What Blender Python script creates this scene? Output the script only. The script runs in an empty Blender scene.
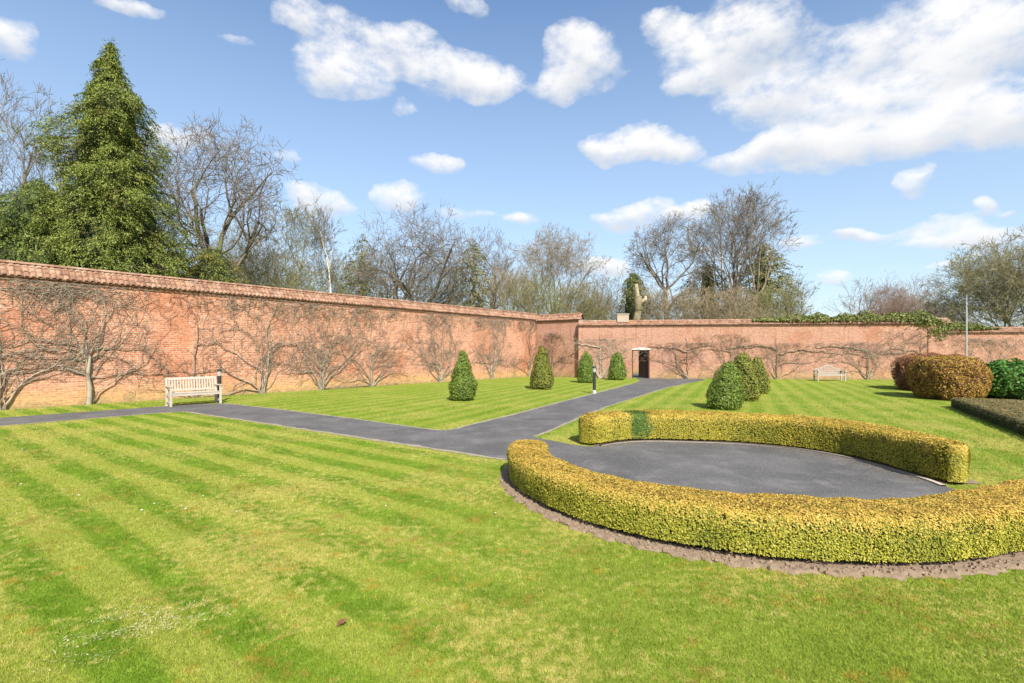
import bpy, math, random
import numpy as np
from math import radians as R, sin, cos, pi, atan2, sqrt

SC = bpy.context.scene
COL = SC.collection

# ------------------------------------------------------------------ camera, sky, sun, exposure
F = 509.0           # focal length in pixels of the 1024 px wide frame
EYE = 1.8           # eye height (m)
HOR = 352.0         # horizon row in the photograph
cam = bpy.data.cameras.new('camera')
camo = bpy.data.objects.new('camera', cam)
COL.objects.link(camo)
camo.location = (0, 0, EYE)
camo.rotation_euler = (R(90), 0, 0)
cam.sensor_width = 36.0
cam.lens = F / 1024 * 36.0
cam.shift_y = (HOR - 341.5) / 1024
cam.clip_end = 5000
cam.clip_start = 0.05
SC.camera = camo

SUN_EL = 41.0
SUN_DIR = (-0.27, 1.0)          # ground direction in which shadows fall
SUN_STRENGTH = 4.2
SKY_STRENGTH = 0.105
EXPOSURE = 1.0
CLOUD = 0.535                    # radiance of the sunlit cloud tops

sun = bpy.data.lights.new('sun', 'SUN')
sun.energy = SUN_STRENGTH
sun.angle = R(0.5)
sun.color = (1.0, 0.95, 0.87)
suno = bpy.data.objects.new('sun', sun)
COL.objects.link(suno)
_l = sqrt(SUN_DIR[0] ** 2 + SUN_DIR[1] ** 2)
import mathutils
_d = mathutils.Vector((SUN_DIR[0] / _l * cos(R(SUN_EL)), SUN_DIR[1] / _l * cos(R(SUN_EL)), -sin(R(SUN_EL))))
suno.rotation_euler = _d.to_track_quat('-Z', 'Y').to_euler()
suno.location = (10, -20, 40)

SC.view_settings.view_transform = 'Standard'
SC.view_settings.look = 'None'
SC.view_settings.exposure = EXPOSURE
SC.view_settings.gamma = 1.0
SC.view_settings.use_curve_mapping = False


class NT:
    """small wrapper that makes node graphs short to write"""
    def __init__(self, tree):
        self.t = tree
        self.n = tree.nodes
        self.l = tree.links

    def put(self, sock, v):
        if hasattr(v, 'is_output'):
            self.l.new(v, sock)
        elif isinstance(v, (tuple, list)) and len(v) == 3 and sock.type == 'RGBA':
            sock.default_value = (*v, 1)
        else:
            sock.default_value = v

    def node(self, kind, ins=None, **props):
        nd = self.n.new(kind)
        for k, v in props.items():
            setattr(nd, k, v)
        for k, v in (ins or {}).items():
            self.put(nd.inputs[k], v)
        return nd

    def m(self, op, a, b=0.0, c=0.0, clamp=False):
        nd = self.n.new('ShaderNodeMath')
        nd.operation = op
        nd.use_clamp = clamp
        for i, v in enumerate((a, b, c)):
            self.put(nd.inputs[i], v)
        return nd.outputs[0]

    def vm(self, op, a, b=(0, 0, 0), c=(0, 0, 0), out=0):
        nd = self.n.new('ShaderNodeVectorMath')
        nd.operation = op
        for i, v in enumerate((a, b, c)):
            if op == 'SCALE' and i == 1:
                continue
            if i < len(nd.inputs):
                self.put(nd.inputs[i], v)
        return nd

    def noise(self, vec, scale, detail=2.0, rough=0.5, out=0, dist=0.0):
        nd = self.node('ShaderNodeTexNoise', {'Scale': scale, 'Detail': detail, 'Roughness': rough, 'Distortion': dist})
        if vec is not None:
            self.put(nd.inputs['Vector'], vec)
        return nd.outputs[out]

    def mix(self, f, a, b, blend='MIX'):
        nd = self.n.new('ShaderNodeMix')
        nd.data_type = 'RGBA'
        nd.blend_type = blend
        nd.clamp_factor = True
        self.put(nd.inputs[0], f)
        self.put(nd.inputs[6], a)
        self.put(nd.inputs[7], b)
        return nd.outputs[2]

    def ramp(self, v, lo, hi, a=0.0, b=1.0, smooth=True):
        nd = self.n.new('ShaderNodeMapRange')
        nd.interpolation_type = 'SMOOTHSTEP' if smooth else 'LINEAR'
        for i, x in enumerate((v, lo, hi, a, b)):
            self.put(nd.inputs[i], x)
        return nd.outputs[0]

    def sep(self, v):
        nd = self.node('ShaderNodeSeparateXYZ', {0: v})
        return nd.outputs

    def comb(self, x, y, z):
        return self.node('ShaderNodeCombineXYZ', {0: x, 1: y, 2: z}).outputs[0]


# ------------------------------------------------------------------ the sky with its fair-weather clouds
world = bpy.data.worlds.new('World')
SC.world = world
world.use_nodes = True
W = NT(world.node_tree)
W.n.clear()
wout = W.n.new('ShaderNodeOutputWorld')
bg = W.n.new('ShaderNodeBackground')
W.l.new(bg.outputs[0], wout.inputs[0])
skyn = W.n.new('ShaderNodeTexSky')
skyn.sky_type = 'NISHITA'
skyn.sun_disc = False
skyn.sun_elevation = R(SUN_EL)
skyn.sun_rotation = atan2(-SUN_DIR[0], -SUN_DIR[1])
skyn.air_density = 1.0
skyn.dust_density = 0.6
skyn.ozone_density = 2.0
tc = W.n.new('ShaderNodeTexCoord')
dx, dy, dz = W.sep(tc.outputs['Generated'])[:3]
az = W.m('ARCTAN2', dx, dy)
hl = W.m('SQRT', W.m('ADD', W.m('MULTIPLY', dx, dx), W.m('MULTIPLY', dy, dy)))
el = W.m('ARCTAN2', dz, hl)
pv = W.comb(az, el, 0.0)
warp = W.noise(W.vm('MULTIPLY', pv, (1.0, 1.5, 1.0)).outputs[0], 7.0, 4.0, 0.55, out=1)
warp = W.vm('SUBTRACT', warp, (0.5, 0.5, 0.5)).outputs[0]
pw = W.vm('MULTIPLY_ADD', warp, (0.11, 0.075, 0.0), pv).outputs[0]
# cloud puffs: bearing, elevation and size of each (from where they stood in the sky that day), strength
PUFFS = [
    (6, 34, 40, 26, 1.0), (130, 8, 42, 14, .85), (184, 132, 38, 20, 1.0), (240, 46, 32, 11, .5), 
    (340, 72, 60, 34, .95), (345, 30, 80, 28, .45), (292, 12, 34, 18, .6), (405, 48, 58, 30, .8), (462, 76, 60, 32, 1.0),
    (494, 88, 36, 24, .9), (400, 104, 18, 14, .5), (466, 4, 34, 12, .6),
    (582, 68, 52, 34, 1.0), (578, 40, 34, 22, .95), (560, 86, 34, 16, .9),
    (634, 142, 60, 22, 1.05), (660, 148, 38, 15, .9), (600, 150, 30, 14, .9), (440, 160, 32, 13, .9), (322, 198, 40, 19, 1.0), 
    (398, 195, 34, 20, 1.05), (465, 210, 36, 10, .7), (520, 217, 26, 11, .95),
    (640, 213, 58, 16, 1.0), (690, 213, 28, 11, .85), (285, 157, 20, 9, .55),
    (735, 42, 92, 56, 1.1), (664, 22, 40, 22, .8), (700, 78, 44, 18, .8), (925, 34, 150, 52, 1.0), (990, 40, 90, 50, 1.0),
    (775, 98, 72, 34, 1.0), (875, 108, 120, 40, 1.1), (965, 126, 90, 36, 1.1), (765, 152, 96, 20, 1.1), (860, 146, 110, 26, 1.1), (1010, 128, 60, 30, 1.0),
    (920, 183, 28, 17, .95), (985, 200, 20, 11, .9), (602, 268, 36, 17, .95), (860, 230, 44, 10, .75), (952, 232, 84, 16, .8),
    (1005, 238, 50, 18, .85), (930, 218, 60, 9, .6), (800, 244, 30, 10, .7), (830, 281, 24, 12, .7), 
    (700, 252, 24, 6, .5), (960, 262, 70, 8, .6), (1010, 205, 20, 7, .6),
    (1060, 250, 60, 12, .7), (1100, 120, 90, 40, 1.0), (-60, 60, 70, 30, 1.0), (-90, 170, 60, 20, .9), (1180, 60, 90, 50, 1.0),
]
acc = None
sh_n = None
for (px, py, rx, ry, s) in PUFFS:
    a = atan2(px - 512, F)
    ca = cos(a)
    e = atan2((HOR - py) * ca, F)
    ra = rx / F * ca * ca
    re = ry / F * ca * cos(e) ** 2
    q = W.vm('MULTIPLY_ADD', pw, (1 / ra, 1 / re, 0), (-a / ra, -e / re, 0)).outputs[0]
    ln = W.node('ShaderNodeVectorMath', {0: q}, operation='LENGTH').outputs['Value']
    g = W.ramp(ln, 1.22, 0.15, 0.0, s * .96)
    qy = W.sep(q)[1]
    gw = W.m('MULTIPLY', g, qy)
    acc = g if acc is None else W.m('ADD', acc, g)
    sh_n = gw if sh_n is None else W.m('ADD', sh_n, gw)
# scattered clouds for the rest of the sky (behind and overhead)
back = W.ramp(dy, 0.25, -0.1)
gen = W.ramp(W.noise(tc.outputs['Generated'], 3.2, 3, .5), .5, .62, 0.0, .8)
acc = W.m('ADD', acc, W.m('MULTIPLY', gen, W.m('MULTIPLY', back, W.ramp(dz, 0.02, 0.2))))
n1 = W.noise(W.vm('MULTIPLY', pv, (1.0, 1.7, 1.0)).outputs[0], 16.0, 6.0, 0.6)
n2 = W.noise(W.vm('MULTIPLY', pv, (1.0, 1.5, 1.0)).outputs[0], 5.0, 3.0, 0.5)
n3 = W.noise(W.vm('MULTIPLY', pv, (1.0, 1.4, 1.0)).outputs[0], 38.0, 5.0, 0.62)
sat = W.m('DIVIDE', acc, W.m('ADD', acc, 0.55))
tex = W.m('ADD', W.m('MULTIPLY', W.m('SUBTRACT', n1, 0.5), 1.15), W.m('MULTIPLY', W.m('SUBTRACT', n3, 0.5), 0.55))
dens = W.m('ADD', W.m('MULTIPLY', sat, 1.3), tex)
dens = W.m('MULTIPLY', dens, W.ramp(acc, 0.0, 0.35))
alpha = W.ramp(dens, 0.25, 1.02)
alpha = W.m('MULTIPLY', alpha, 0.97)
shade = W.m('DIVIDE', sh_n, W.m('MAXIMUM', acc, 0.05))
shade = W.m('ADD', shade, W.m('MULTIPLY', W.m('SUBTRACT', n2, 0.5), 1.2))
ccol = W.mix(W.ramp(shade, -0.6, 0.3), (CLOUD * .70, CLOUD * .735, CLOUD * .79), (CLOUD, CLOUD * .985, CLOUD * .97))
skyc = W.vm('SCALE', skyn.outputs[0]).outputs[0]
skyc.node.inputs['Scale'].default_value = SKY_STRENGTH
skyg = W.node('ShaderNodeHueSaturation', {'Saturation': 1.1, 'Value': 1.0, 'Color': skyc}).outputs[0]
# thin veil of high moisture: the lower sky is paler
veil = W.ramp(el, 0.60, 0.0, 0.07, 0.72, smooth=False)
skyg = W.mix(veil, skyg, (.335, .405, .480))
fin = W.mix(alpha, skyg, ccol)
W.l.new(fin, bg.inputs[0])
bg.inputs[1].default_value = 1.0
world.cycles.sampling_method = 'MANUAL'
world.cycles.sample_map_resolution = 512

# ------------------------------------------------------------------ helpers
rng = np.random.default_rng(7)
random.seed(7)


def G(px, py):
    """the ground point seen at a pixel of the photograph"""
    d = py - HOR
    return ((px - 512) * EYE / d, F * EYE / d)


def XZ(px, dist):
    return ((px - 512) / F * dist, dist)


def HT(py, dist):
    """height of something seen at row py at that distance"""
    return EYE + (HOR - py) * dist / F


def tag(o, label=None, cat=None, group=None, kind=None):
    if label: o['label'] = label
    if cat: o['category'] = cat
    if group: o['group'] = group
    if kind: o['kind'] = kind
    return o


def thing(name, label, cat, loc=(0, 0, 0), rz=0.0, group=None):
    o = bpy.data.objects.new(name, None)
    o.empty_display_size = 0.2
    COL.objects.link(o)
    o.location = loc
    o.rotation_euler = (0, 0, rz)
    return tag(o, label, cat, group)


def mesh_obj(name, V, faces, mat, parent=None, smooth=False, fsize=None):
    """V (n,3); faces: (m,k) int array or list of lists"""
    me = bpy.data.meshes.new(name)
    if isinstance(faces, np.ndarray):
        V = np.asarray(V, dtype=np.float32)
        m, k = faces.shape
        me.vertices.add(len(V))
        me.vertices.foreach_set('co', V.ravel())
        me.loops.add(m * k)
        me.loops.foreach_set('vertex_index', faces.astype(np.int32).ravel())
        me.polygons.add(m)
        me.polygons.foreach_set('loop_start', np.arange(0, m * k, k, dtype=np.int32))
        if smooth:
            me.polygons.foreach_set('use_smooth', np.ones(m, dtype=bool))
        me.update(calc_edges=True)
        me.validate()
    else:
        me.from_pydata([tuple(v) for v in V], [], faces)
        if smooth:
            for p in me.polygons:
                p.use_smooth = True
        me.update()
    if mat is not None:
        me.materials.append(mat)
    o = bpy.data.objects.new(name, me)
    COL.objects.link(o)
    if parent is not None:
        o.parent = parent
    return o


class MB:
    def __init__(self):
        self.v = []
        self.f = []

    def box(self, c, s, rz=0.0, rx=0.0, ry=0.0, taper=1.0):
        i = len(self.v)
        e = mathutils.Euler((rx, ry, rz)).to_matrix()
        for z in (-1, 1):
            t = taper if z > 0 else 1.0
            for (x, y) in ((-1, -1), (1, -1), (1, 1), (-1, 1)):
                p = e @ mathutils.Vector((x * s[0] / 2 * t, y * s[1] / 2 * t, z * s[2] / 2))
                self.v.append((p.x + c[0], p.y + c[1], p.z + c[2]))
        for q in ((0, 3, 2, 1), (4, 5, 6, 7), (0, 1, 5, 4), (1, 2, 6, 5), (2, 3, 7, 6), (3, 0, 4, 7)):
            self.f.append([i + k for k in q])
        return self

    def lathe(self, prof, n=16, c=(0, 0, 0)):
        i = len(self.v)
        for (r, z) in prof:
            for k in range(n):
                a = 2 * pi * k / n
                self.v.append((c[0] + r * cos(a), c[1] + r * sin(a), c[2] + z))
        for j in range(len(prof) - 1):
            for k in range(n):
                k2 = (k + 1) % n
                self.f.append([i + j * n + k, i + j * n + k2, i + (j + 1) * n + k2, i + (j + 1) * n + k])
        self.f.append([i + k for k in range(n)][::-1])
        self.f.append([i + (len(prof) - 1) * n + k for k in range(n)])
        return self

    def poly(self, pts, z):
        i = len(self.v)
        self.v += [(p[0], p[1], z) for p in pts]
        self.f.append(list(range(i, i + len(pts))))
        return self

    def prism(self, pts, y0, y1):
        """outline in x,z pushed from y0 to y1"""
        i = len(self.v)
        n = len(pts)
        self.v += [(p[0], y0, p[1]) for p in pts] + [(p[0], y1, p[1]) for p in pts]
        self.f.append(list(range(i, i + n)))
        self.f.append(list(range(i + n, i + 2 * n))[::-1])
        for k in range(n):
            k2 = (k + 1) % n
            self.f.append([i + k, i + n + k, i + n + k2, i + k2])
        return self

    def build(self, name, mat, parent=None, smooth=False, bevel=0.0):
        o = mesh_obj(name, self.v, self.f, mat, parent, smooth)
        if bevel:
            b = o.modifiers.new('bevel', 'BEVEL')
            b.width = bevel
            b.segments = 2
            b.limit_method = 'ANGLE'
        return o


def segs_mesh(name, S, mat, parent, sides=4):
    """S: (n,8) rows p0(3) p1(3) r0 r1 -> little tapered prisms in one mesh"""
    S = np.asarray(S, dtype=np.float64)
    p0, p1, r0, r1 = S[:, 0:3], S[:, 3:6], S[:, 6:7], S[:, 7:8]
    d = p1 - p0
    d /= np.maximum(np.linalg.norm(d, axis=1, keepdims=True), 1e-6)
    ref = np.where(np.abs(d[:, 2:3]) > 0.9, np.array([[1.0, 0, 0]]), np.array([[0, 0, 1.0]]))
    u = np.cross(d, ref)
    u /= np.maximum(np.linalg.norm(u, axis=1, keepdims=True), 1e-6)
    w = np.cross(d, u)
    n = len(S)
    V = np.zeros((n, 2 * sides, 3))
    for k in range(sides):
        a = 2 * pi * k / sides
        o = cos(a) * u + sin(a) * w
        V[:, k] = p0 + o * r0 - d * r0 * .25
        V[:, sides + k] = p1 + o * r1
    base = (np.arange(n) * 2 * sides)[:, None]
    fs = []
    for k in range(sides):
        k2 = (k + 1) % sides
        fs.append(base + np.array([[k, k2, sides + k2, sides + k]]))
    Fc = np.stack(fs, axis=1).reshape(-1, 4)
    return mesh_obj(name, V.reshape(-1, 3), Fc, mat, parent, smooth=True)


def unit(a):
    return a / np.maximum(np.linalg.norm(a, axis=-1, keepdims=True), 1e-9)


def leaf_arrays(P, Nr, size, aspect=0.62, tilt=0.7, rg=rng, updir=None, bias=0.0):
    """rhombic leaves at P, roughly facing Nr"""
    n = len(P)
    nn = unit(Nr + tilt * rg.normal(size=(n, 3)))
    t = rg.normal(size=(n, 3))
    if updir is not None:
        t = t * (1 - bias) + np.asarray(updir) * bias * 1.5
    u = unit(t - nn * np.sum(t * nn, axis=1, keepdims=True))
    v = np.cross(nn, u)
    s = (size * rg.uniform(0.6, 1.35, size=(n, 1)))
    V = np.stack([P - u * s * .5, P + v * s * aspect * .5 - u * s * .05 + nn * s * .08,
                  P + u * s * .5, P - v * s * aspect * .5 - u * s * .05 + nn * s * .08], axis=1)
    return V


def leaves_obj(name, Vl, mat, parent):
    n = len(Vl)
    Fc = np.arange(n * 4).reshape(n, 4)
    return mesh_obj(name, Vl.reshape(-1, 3), Fc, mat, parent)


def sines(P, freq, seed, k=6):
    """smooth pseudo noise in about -1..1"""
    rg = np.random.default_rng(seed)
    o = np.zeros(len(P))
    for i in range(k):
        d = unit(rg.normal(size=(1, 3)))[0] * freq * rg.uniform(.6, 1.7)
        o += np.sin(P @ d + rg.uniform(0, 6.28))
    return o / k * 1.6


# ------------------------------------------------------------------ materials
def new_mat(name):
    m = bpy.data.materials.new(name)
    m.use_nodes = True
    t = NT(m.node_tree)
    b = t.n.get('Principled BSDF')
    return m, t, b


def pos(t):
    return t.n.new('ShaderNodeNewGeometry').outputs['Position']


def objc(t):
    return t.n.new('ShaderNodeTexCoord').outputs['Object']


def island(t):
    return t.n.new('ShaderNodeNewGeometry').outputs['Random Per Island']


def bump(t, b, h, strength=0.4, dist=0.02):
    nd = t.node('ShaderNodeBump', {'Height': h, 'Strength': strength, 'Distance': dist})
    t.l.new(nd.outputs[0], b.inputs['Normal'])


def plain(name, col, rough=0.6, var=0.15, scale=20, metal=0.0, bmp=0.0):
    m, t, b = new_mat(name)
    n = t.noise(objc(t), scale, 4, .6)
    a = tuple(c * (1 - var) for c in col)
    c2 = tuple(min(1, c * (1 + var)) for c in col)
    t.put(b.inputs['Base Color'], t.mix(n, a, c2))
    b.inputs['Roughness'].default_value = rough
    b.inputs['Metallic'].default_value = metal
    if bmp:
        bump(t, b, n, bmp, .01)
    return m


def leaf_mat(name, cols, top=None, zlo=0, zhi=1, rough=0.55, trans=0.25, patch=None, pscale=3.0, spot=None):
    """cols: three leaf colours picked per leaf; top: colour of the young tips high on the plant"""
    m, t, b = new_mat(name)
    rnd = island(t)
    p = pos(t)
    n = t.noise(p, pscale, 3, .6)
    k = t.m('ADD', t.m('MULTIPLY', rnd, .65), t.m('MULTIPLY', n, .5))
    c = t.mix(t.ramp(k, .2, .6), cols[0], cols[1])
    c = t.mix(t.ramp(k, .6, .95), c, cols[2])
    if patch is not None:
        c = t.mix(t.ramp(t.noise(p, patch[1], 2, .5), .55, .68, 0, patch[2]), c, patch[0])
    c_spot = None
    if spot is not None:
        dd = t.node('ShaderNodeVectorMath', {0: p, 1: spot[0]}, operation='DISTANCE').outputs['Value']
        c_spot = t.ramp(t.m('ADD', dd, t.m('MULTIPLY', t.m('SUBTRACT', n, .5), .25)), spot[1], spot[1] * .65)
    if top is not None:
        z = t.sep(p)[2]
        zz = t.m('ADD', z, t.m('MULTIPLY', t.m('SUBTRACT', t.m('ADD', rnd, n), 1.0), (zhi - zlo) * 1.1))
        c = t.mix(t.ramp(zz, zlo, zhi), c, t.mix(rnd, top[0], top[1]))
    if c_spot is not None:
        c = t.mix(c_spot, c, t.mix(rnd, spot[2], spot[3]))
    t.put(b.inputs['Base Color'], c)
    b.inputs['Roughness'].default_value = rough
    b.inputs['Specular IOR Level'].default_value = 0.3
    tr = t.node('ShaderNodeBsdfTranslucent', {'Color': c})
    mx = t.node('ShaderNodeMixShader', {0: trans, 1: b.outputs[0], 2: tr.outputs[0]})
    out = t.n.get('Material Output')
    t.l.new(mx.outputs[0], out.inputs[0])
    return m


def bark_mat(name, a, b_, c=None, scale=2.0):
    m, t, b = new_mat(name)
    p = pos(t)
    n = t.noise(p, scale, 4, .6)
    rnd = island(t)
    k = t.m('ADD', t.m('MULTIPLY', n, .7), t.m('MULTIPLY', rnd, .4))
    col = t.mix(t.ramp(k, .3, .75), a, b_)
    if c:
        col = t.mix(t.ramp(t.noise(p, scale * .35, 2, .5), .5, .66), col, c)
    t.put(b.inputs['Base Color'], col)
    b.inputs['Roughness'].default_value = .9
    b.inputs['Specular IOR Level'].default_value = 0.15
    return m


# the lawn: mown stripes, moss, straw and clover patches
STR_L = (0.596, 0.803)      # across the stripes of the near lawn
STR_R = (0.914, -0.406)   # across the stripes of the far lawns
EDGE_A = G(185, 412)
EDGE_B = G(505, 459)


def lawn_color(t, p):
    x, y, z = t.sep(p)[:3]
    wob = t.m('MULTIPLY', t.m('SUBTRACT', t.noise(p, .8, 2, .5), .5), .28)
    ul = t.m('ADD', t.m('ADD', t.m('MULTIPLY', x, STR_L[0]), t.m('MULTIPLY', y, STR_L[1])), wob)
    ur = t.m('ADD', t.m('ADD', t.m('MULTIPLY', x, STR_R[0]), t.m('MULTIPLY', y, STR_R[1])), t.m('MULTIPLY', wob, .35))
    sl = t.m('SINE', t.m('MULTIPLY', t.m('SUBTRACT', ul, 2.30 + .165), 2 * pi / .66))
    sr = t.m('SINE', t.m('MULTIPLY', ur, 2 * pi / 0.74))
    ex, ey = EDGE_B[0] - EDGE_A[0], EDGE_B[1] - EDGE_A[1]
    nx, ny = ey, -ex
    ln = sqrt(nx * nx + ny * ny)
    side = t.m('SUBTRACT', t.m('ADD', t.m('MULTIPLY', x, nx / ln), t.m('MULTIPLY', y, ny / ln)),
               (EDGE_A[0] * nx + EDGE_A[1] * ny) / ln)
    far = t.ramp(side, 0.3, -0.3)
    # the near lawn loses its stripes towards the hedge
    fade = t.ramp(x, 1.2, -2.2, 0.10, 1.0)
    s = t.mix(far, t.m('MULTIPLY', t.ramp(sl, -.5, .5, -1, 1), fade), t.ramp(sr, -.8, .8, -.62, .62))
    s = t.sep(s)[0]
    big = t.noise(p, .55, 3, .55)
    mid = t.noise(p, 2.3, 4, .65)
    sm = t.noise(p, 11.0, 4, .7)
    fine = t.noise(t.vm('MULTIPLY', p, (1, 1, .2)).outputs[0], 75.0, 3, .75)
    # tiny blades read as grain whose size follows the real grass
    green = t.mix(t.ramp(mid, .35, .65), (.125, .230, .014), (.185, .300, .026))
    k = t.m('ADD', t.m('MULTIPLY', s, .5), .5)
    col = t.mix(t.m('MULTIPLY', k, .74), green, (.335, .380, .066))
    straw = t.m('MULTIPLY', t.ramp(t.m('ADD', t.m('MULTIPLY', big, .5), t.m('MULTIPLY', sm, .5)), .47, .60), t.ramp(y, 26, 5, .3, .75))
    col = t.mix(straw, col, (.46, .42, .12))
    rust = t.noise(p, 1.25, 5, .72, dist=.6)
    rm = t.m('MULTIPLY', t.ramp(t.m('ADD', rust, t.m('MULTIPLY', t.m('SUBTRACT', sm, .5), .5)), .55, .68), t.ramp(y, 14, 5, .2, .62))
    col = t.mix(rm, col, (.215, .175, .022))
    orange = t.ramp(t.noise(p, 3.4, 4, .7), .57, .70, 0, .7)
    col = t.mix(t.m('MULTIPLY', orange, t.ramp(y, 14, 6, .15, 1)), col, (.38, .28, .045))
    f2 = t.ramp(fine, .3, .7, .72, 1.28, smooth=False)
    f3 = t.ramp(sm, .3, .7, .86, 1.14, smooth=False)
    g = t.m('MULTIPLY', f2, f3)
    col = t.vm('MULTIPLY', col, t.comb(g, t.m('MULTIPLY', g, .94), t.m('MULTIPLY', t.m('MULTIPLY', g, g), .85))).outputs[0]
    return col, fine, sm


def lawn_material():
    m, t, b = new_mat('lawn_turf')
    p = pos(t)
    col, fine, sm = lawn_color(t, p)
    col = t.vm('MULTIPLY', col, (.83, .83, .86)).outputs[0]  # darkens the turf colour for the shade blades cast on each other
    t.put(b.inputs['Base Color'], col)
    b.inputs['Roughness'].default_value = .9
    b.inputs['Specular IOR Level'].default_value = .1
    bump(t, b, t.m('ADD', fine, t.m('MULTIPLY', sm, .6)), .55, .02)
    return m


def blade_material():
    m, t, b = new_mat('grass_blades')
    p = pos(t)
    flat = t.vm('MULTIPLY', p, (1, 1, 0)).outputs[0]
    col, fine, sm = lawn_color(t, flat)
    rnd = island(t)
    v = t.ramp(rnd, 0, 1, .66, 1.45, smooth=False)
    col = t.vm('MULTIPLY', col, t.comb(t.m('MULTIPLY', v, 1.03), v, v)).outputs[0]
    t.put(b.inputs['Base Color'], col)
    b.inputs['Roughness'].default_value = .75
    b.inputs['Specular IOR Level'].default_value = .2
    tr = t.node('ShaderNodeBsdfTranslucent', {'Color': col})
    mx = t.node('ShaderNodeMixShader', {0: .35, 1: b.outputs[0], 2: tr.outputs[0]})
    t.l.new(mx.outputs[0], t.n.get('Material Output').inputs[0])
    return m


def tarmac_material():
    m, t, b = new_mat('tarmac')
    p = pos(t)
    big = t.noise(p, .9, 4, .6)
    fine = t.noise(p, 70, 3, .8)
    vor = t.node('ShaderNodeTexVoronoi', {'Vector': p, 'Scale': 60.0}).outputs['Distance']
    c = t.mix(t.ramp(big, .3, .7), (.050, .0465, .043), (.104, .097, .089))
    c = t.mix(t.ramp(fine, .45, .75), c, (.235, .225, .215))
    c = t.mix(t.ramp(t.noise(p, 1.8, 6, .75), .52, .72, 0, .6), c, (.19, .178, .165))
    t.put(b.inputs['Base Color'], c)
    b.inputs['Roughness'].default_value = .88
    bump(t, b, t.m('ADD', fine, vor), .5, .006)
    return m


def brick_material(name, stain, pink=0.0):
    """stain: 0..1, how ochre the foot of the wall is"""
    m, t, b = new_mat(name)
    o = objc(t)
    x, y, z = t.sep(o)[:3]
    uv = t.comb(t.m('ADD', x, y), z, 0)
    br = t.node('ShaderNodeTexBrick', {'Vector': uv, 'Color1': (.33, .110, .055), 'Color2': (.58, .245, .135),
                                       'Mortar': (.52, .40, .30), 'Scale': 1.0, 'Mortar Size': .010, 'Mortar Smooth': .2,
                                       'Bias': 0.1, 'Brick Width': .228, 'Row Height': .076})
    c = br.outputs['Color']
    big = t.noise(o, .45, 4, .6)
    mid = t.noise(o, 1.7, 5, .65)
    c = t.mix(t.ramp(mid, .44, .66, 0, .5), c, (.56, .28, .165))
    c = t.mix(t.ramp(big, .50, .66, 0, .6), c, (.43, .15, .07))
    c = t.mix(t.ramp(t.noise(t.vm('MULTIPLY', o, (1, 1, 1.8)).outputs[0], 4.5, 5, .8), .54, .68, 0, .7), c, (.25, .095, .055))
    c = t.mix(t.ramp(t.noise(o, 2.6, 6, .8), .54, .70, 0, .7), c, (.62, .45, .34))
    if pink:
        c = t.mix(t.ramp(t.noise(o, .8, 5, .7), .42, .62, pink * .15, pink), c, (.56, .285, .20))
        vs = t.noise(t.vm('MULTIPLY', o, (4.5, 1, .06)).outputs[0], 1.3, 3, .6)
        c = t.mix(t.m('MULTIPLY', t.ramp(vs, .52, .66), t.ramp(z, 1.9, 2.7, 0, .4)), c, (.36, .17, .10))
    # lime and algae climb from the ground
    zz = t.m('ADD', z, t.m('MULTIPLY', t.m('SUBTRACT', mid, .5), 1.1))
    c = t.mix(t.ramp(zz, .90, .10, 0, stain), c, t.mix(t.noise(o, 2.4, 4, .6), (.40, .21, .07), (.60, .40, .17)))
    c = t.mix(t.ramp(zz, .22, .02, 0, .5), c, (.22, .19, .09))
    # soot streaks hanging from the coping
    st = t.noise(t.vm('MULTIPLY', o, (3.0, 1, .25)).outputs[0], 1.6, 4, .65)
    c = t.mix(t.m('MULTIPLY', t.ramp(st, .56, .74), t.ramp(z, 1.6, 4.0, 0, .5)), c, (.23, .12, .08))
    sp = t.ramp(t.noise(t.vm('MULTIPLY', o, (1, 1, 1.7)).outputs[0], 8.0, 4, .8), .36, .64, .70, 1.28, smooth=False)
    c = t.vm('MULTIPLY', c, t.comb(sp, sp, sp)).outputs[0]
    if pink:
        c = t.vm('MULTIPLY', c, (.74, .81, .85)).outputs[0]
    t.put(b.inputs['Base Color'], c)
    b.inputs['Roughness'].default_value = .9
    b.inputs['Specular IOR Level'].default_value = .2
    hgt = t.m('SUBTRACT', t.m('MULTIPLY', t.noise(o, 30, 3, .7), .4), br.outputs['Fac'])
    bump(t, b, hgt, .6, .012)
    return m


def tile_material():
    m, t, b = new_mat('roof_tile')
    o = objc(t)
    x, y, z = t.sep(o)[:3]
    cell = t.node('ShaderNodeTexVoronoi', {'Vector': t.comb(t.m('MULTIPLY', x, 6.2), t.m('MULTIPLY', y, 5.0), t.m('MULTIPLY', z, 5.0)),
                                           'Scale': 1.0, 'Randomness': .35})
    rnd = t.sep(cell.outputs['Color'])[0]
    c = t.mix(rnd, (.19, .092, .054), (.365, .205, .125))
    c = t.mix(t.ramp(t.noise(o, 2.2, 5, .7), .5, .7, 0, .6), c, (.44, .33, .24))
    c = t.mix(t.ramp(t.noise(o, 7, 4, .7), .58, .75, 0, .7), c, (.20, .13, .09))
    c = t.mix(t.ramp(t.noise(o, .7, 3, .6), .58, .7, 0, .4), c, (.42, .20, .12))
    t.put(b.inputs['Base Color'], c)
    b.inputs['Roughness'].default_value = .85
    bump(t, b, t.noise(o, 40, 3, .7), .3, .005)
    return m


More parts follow.
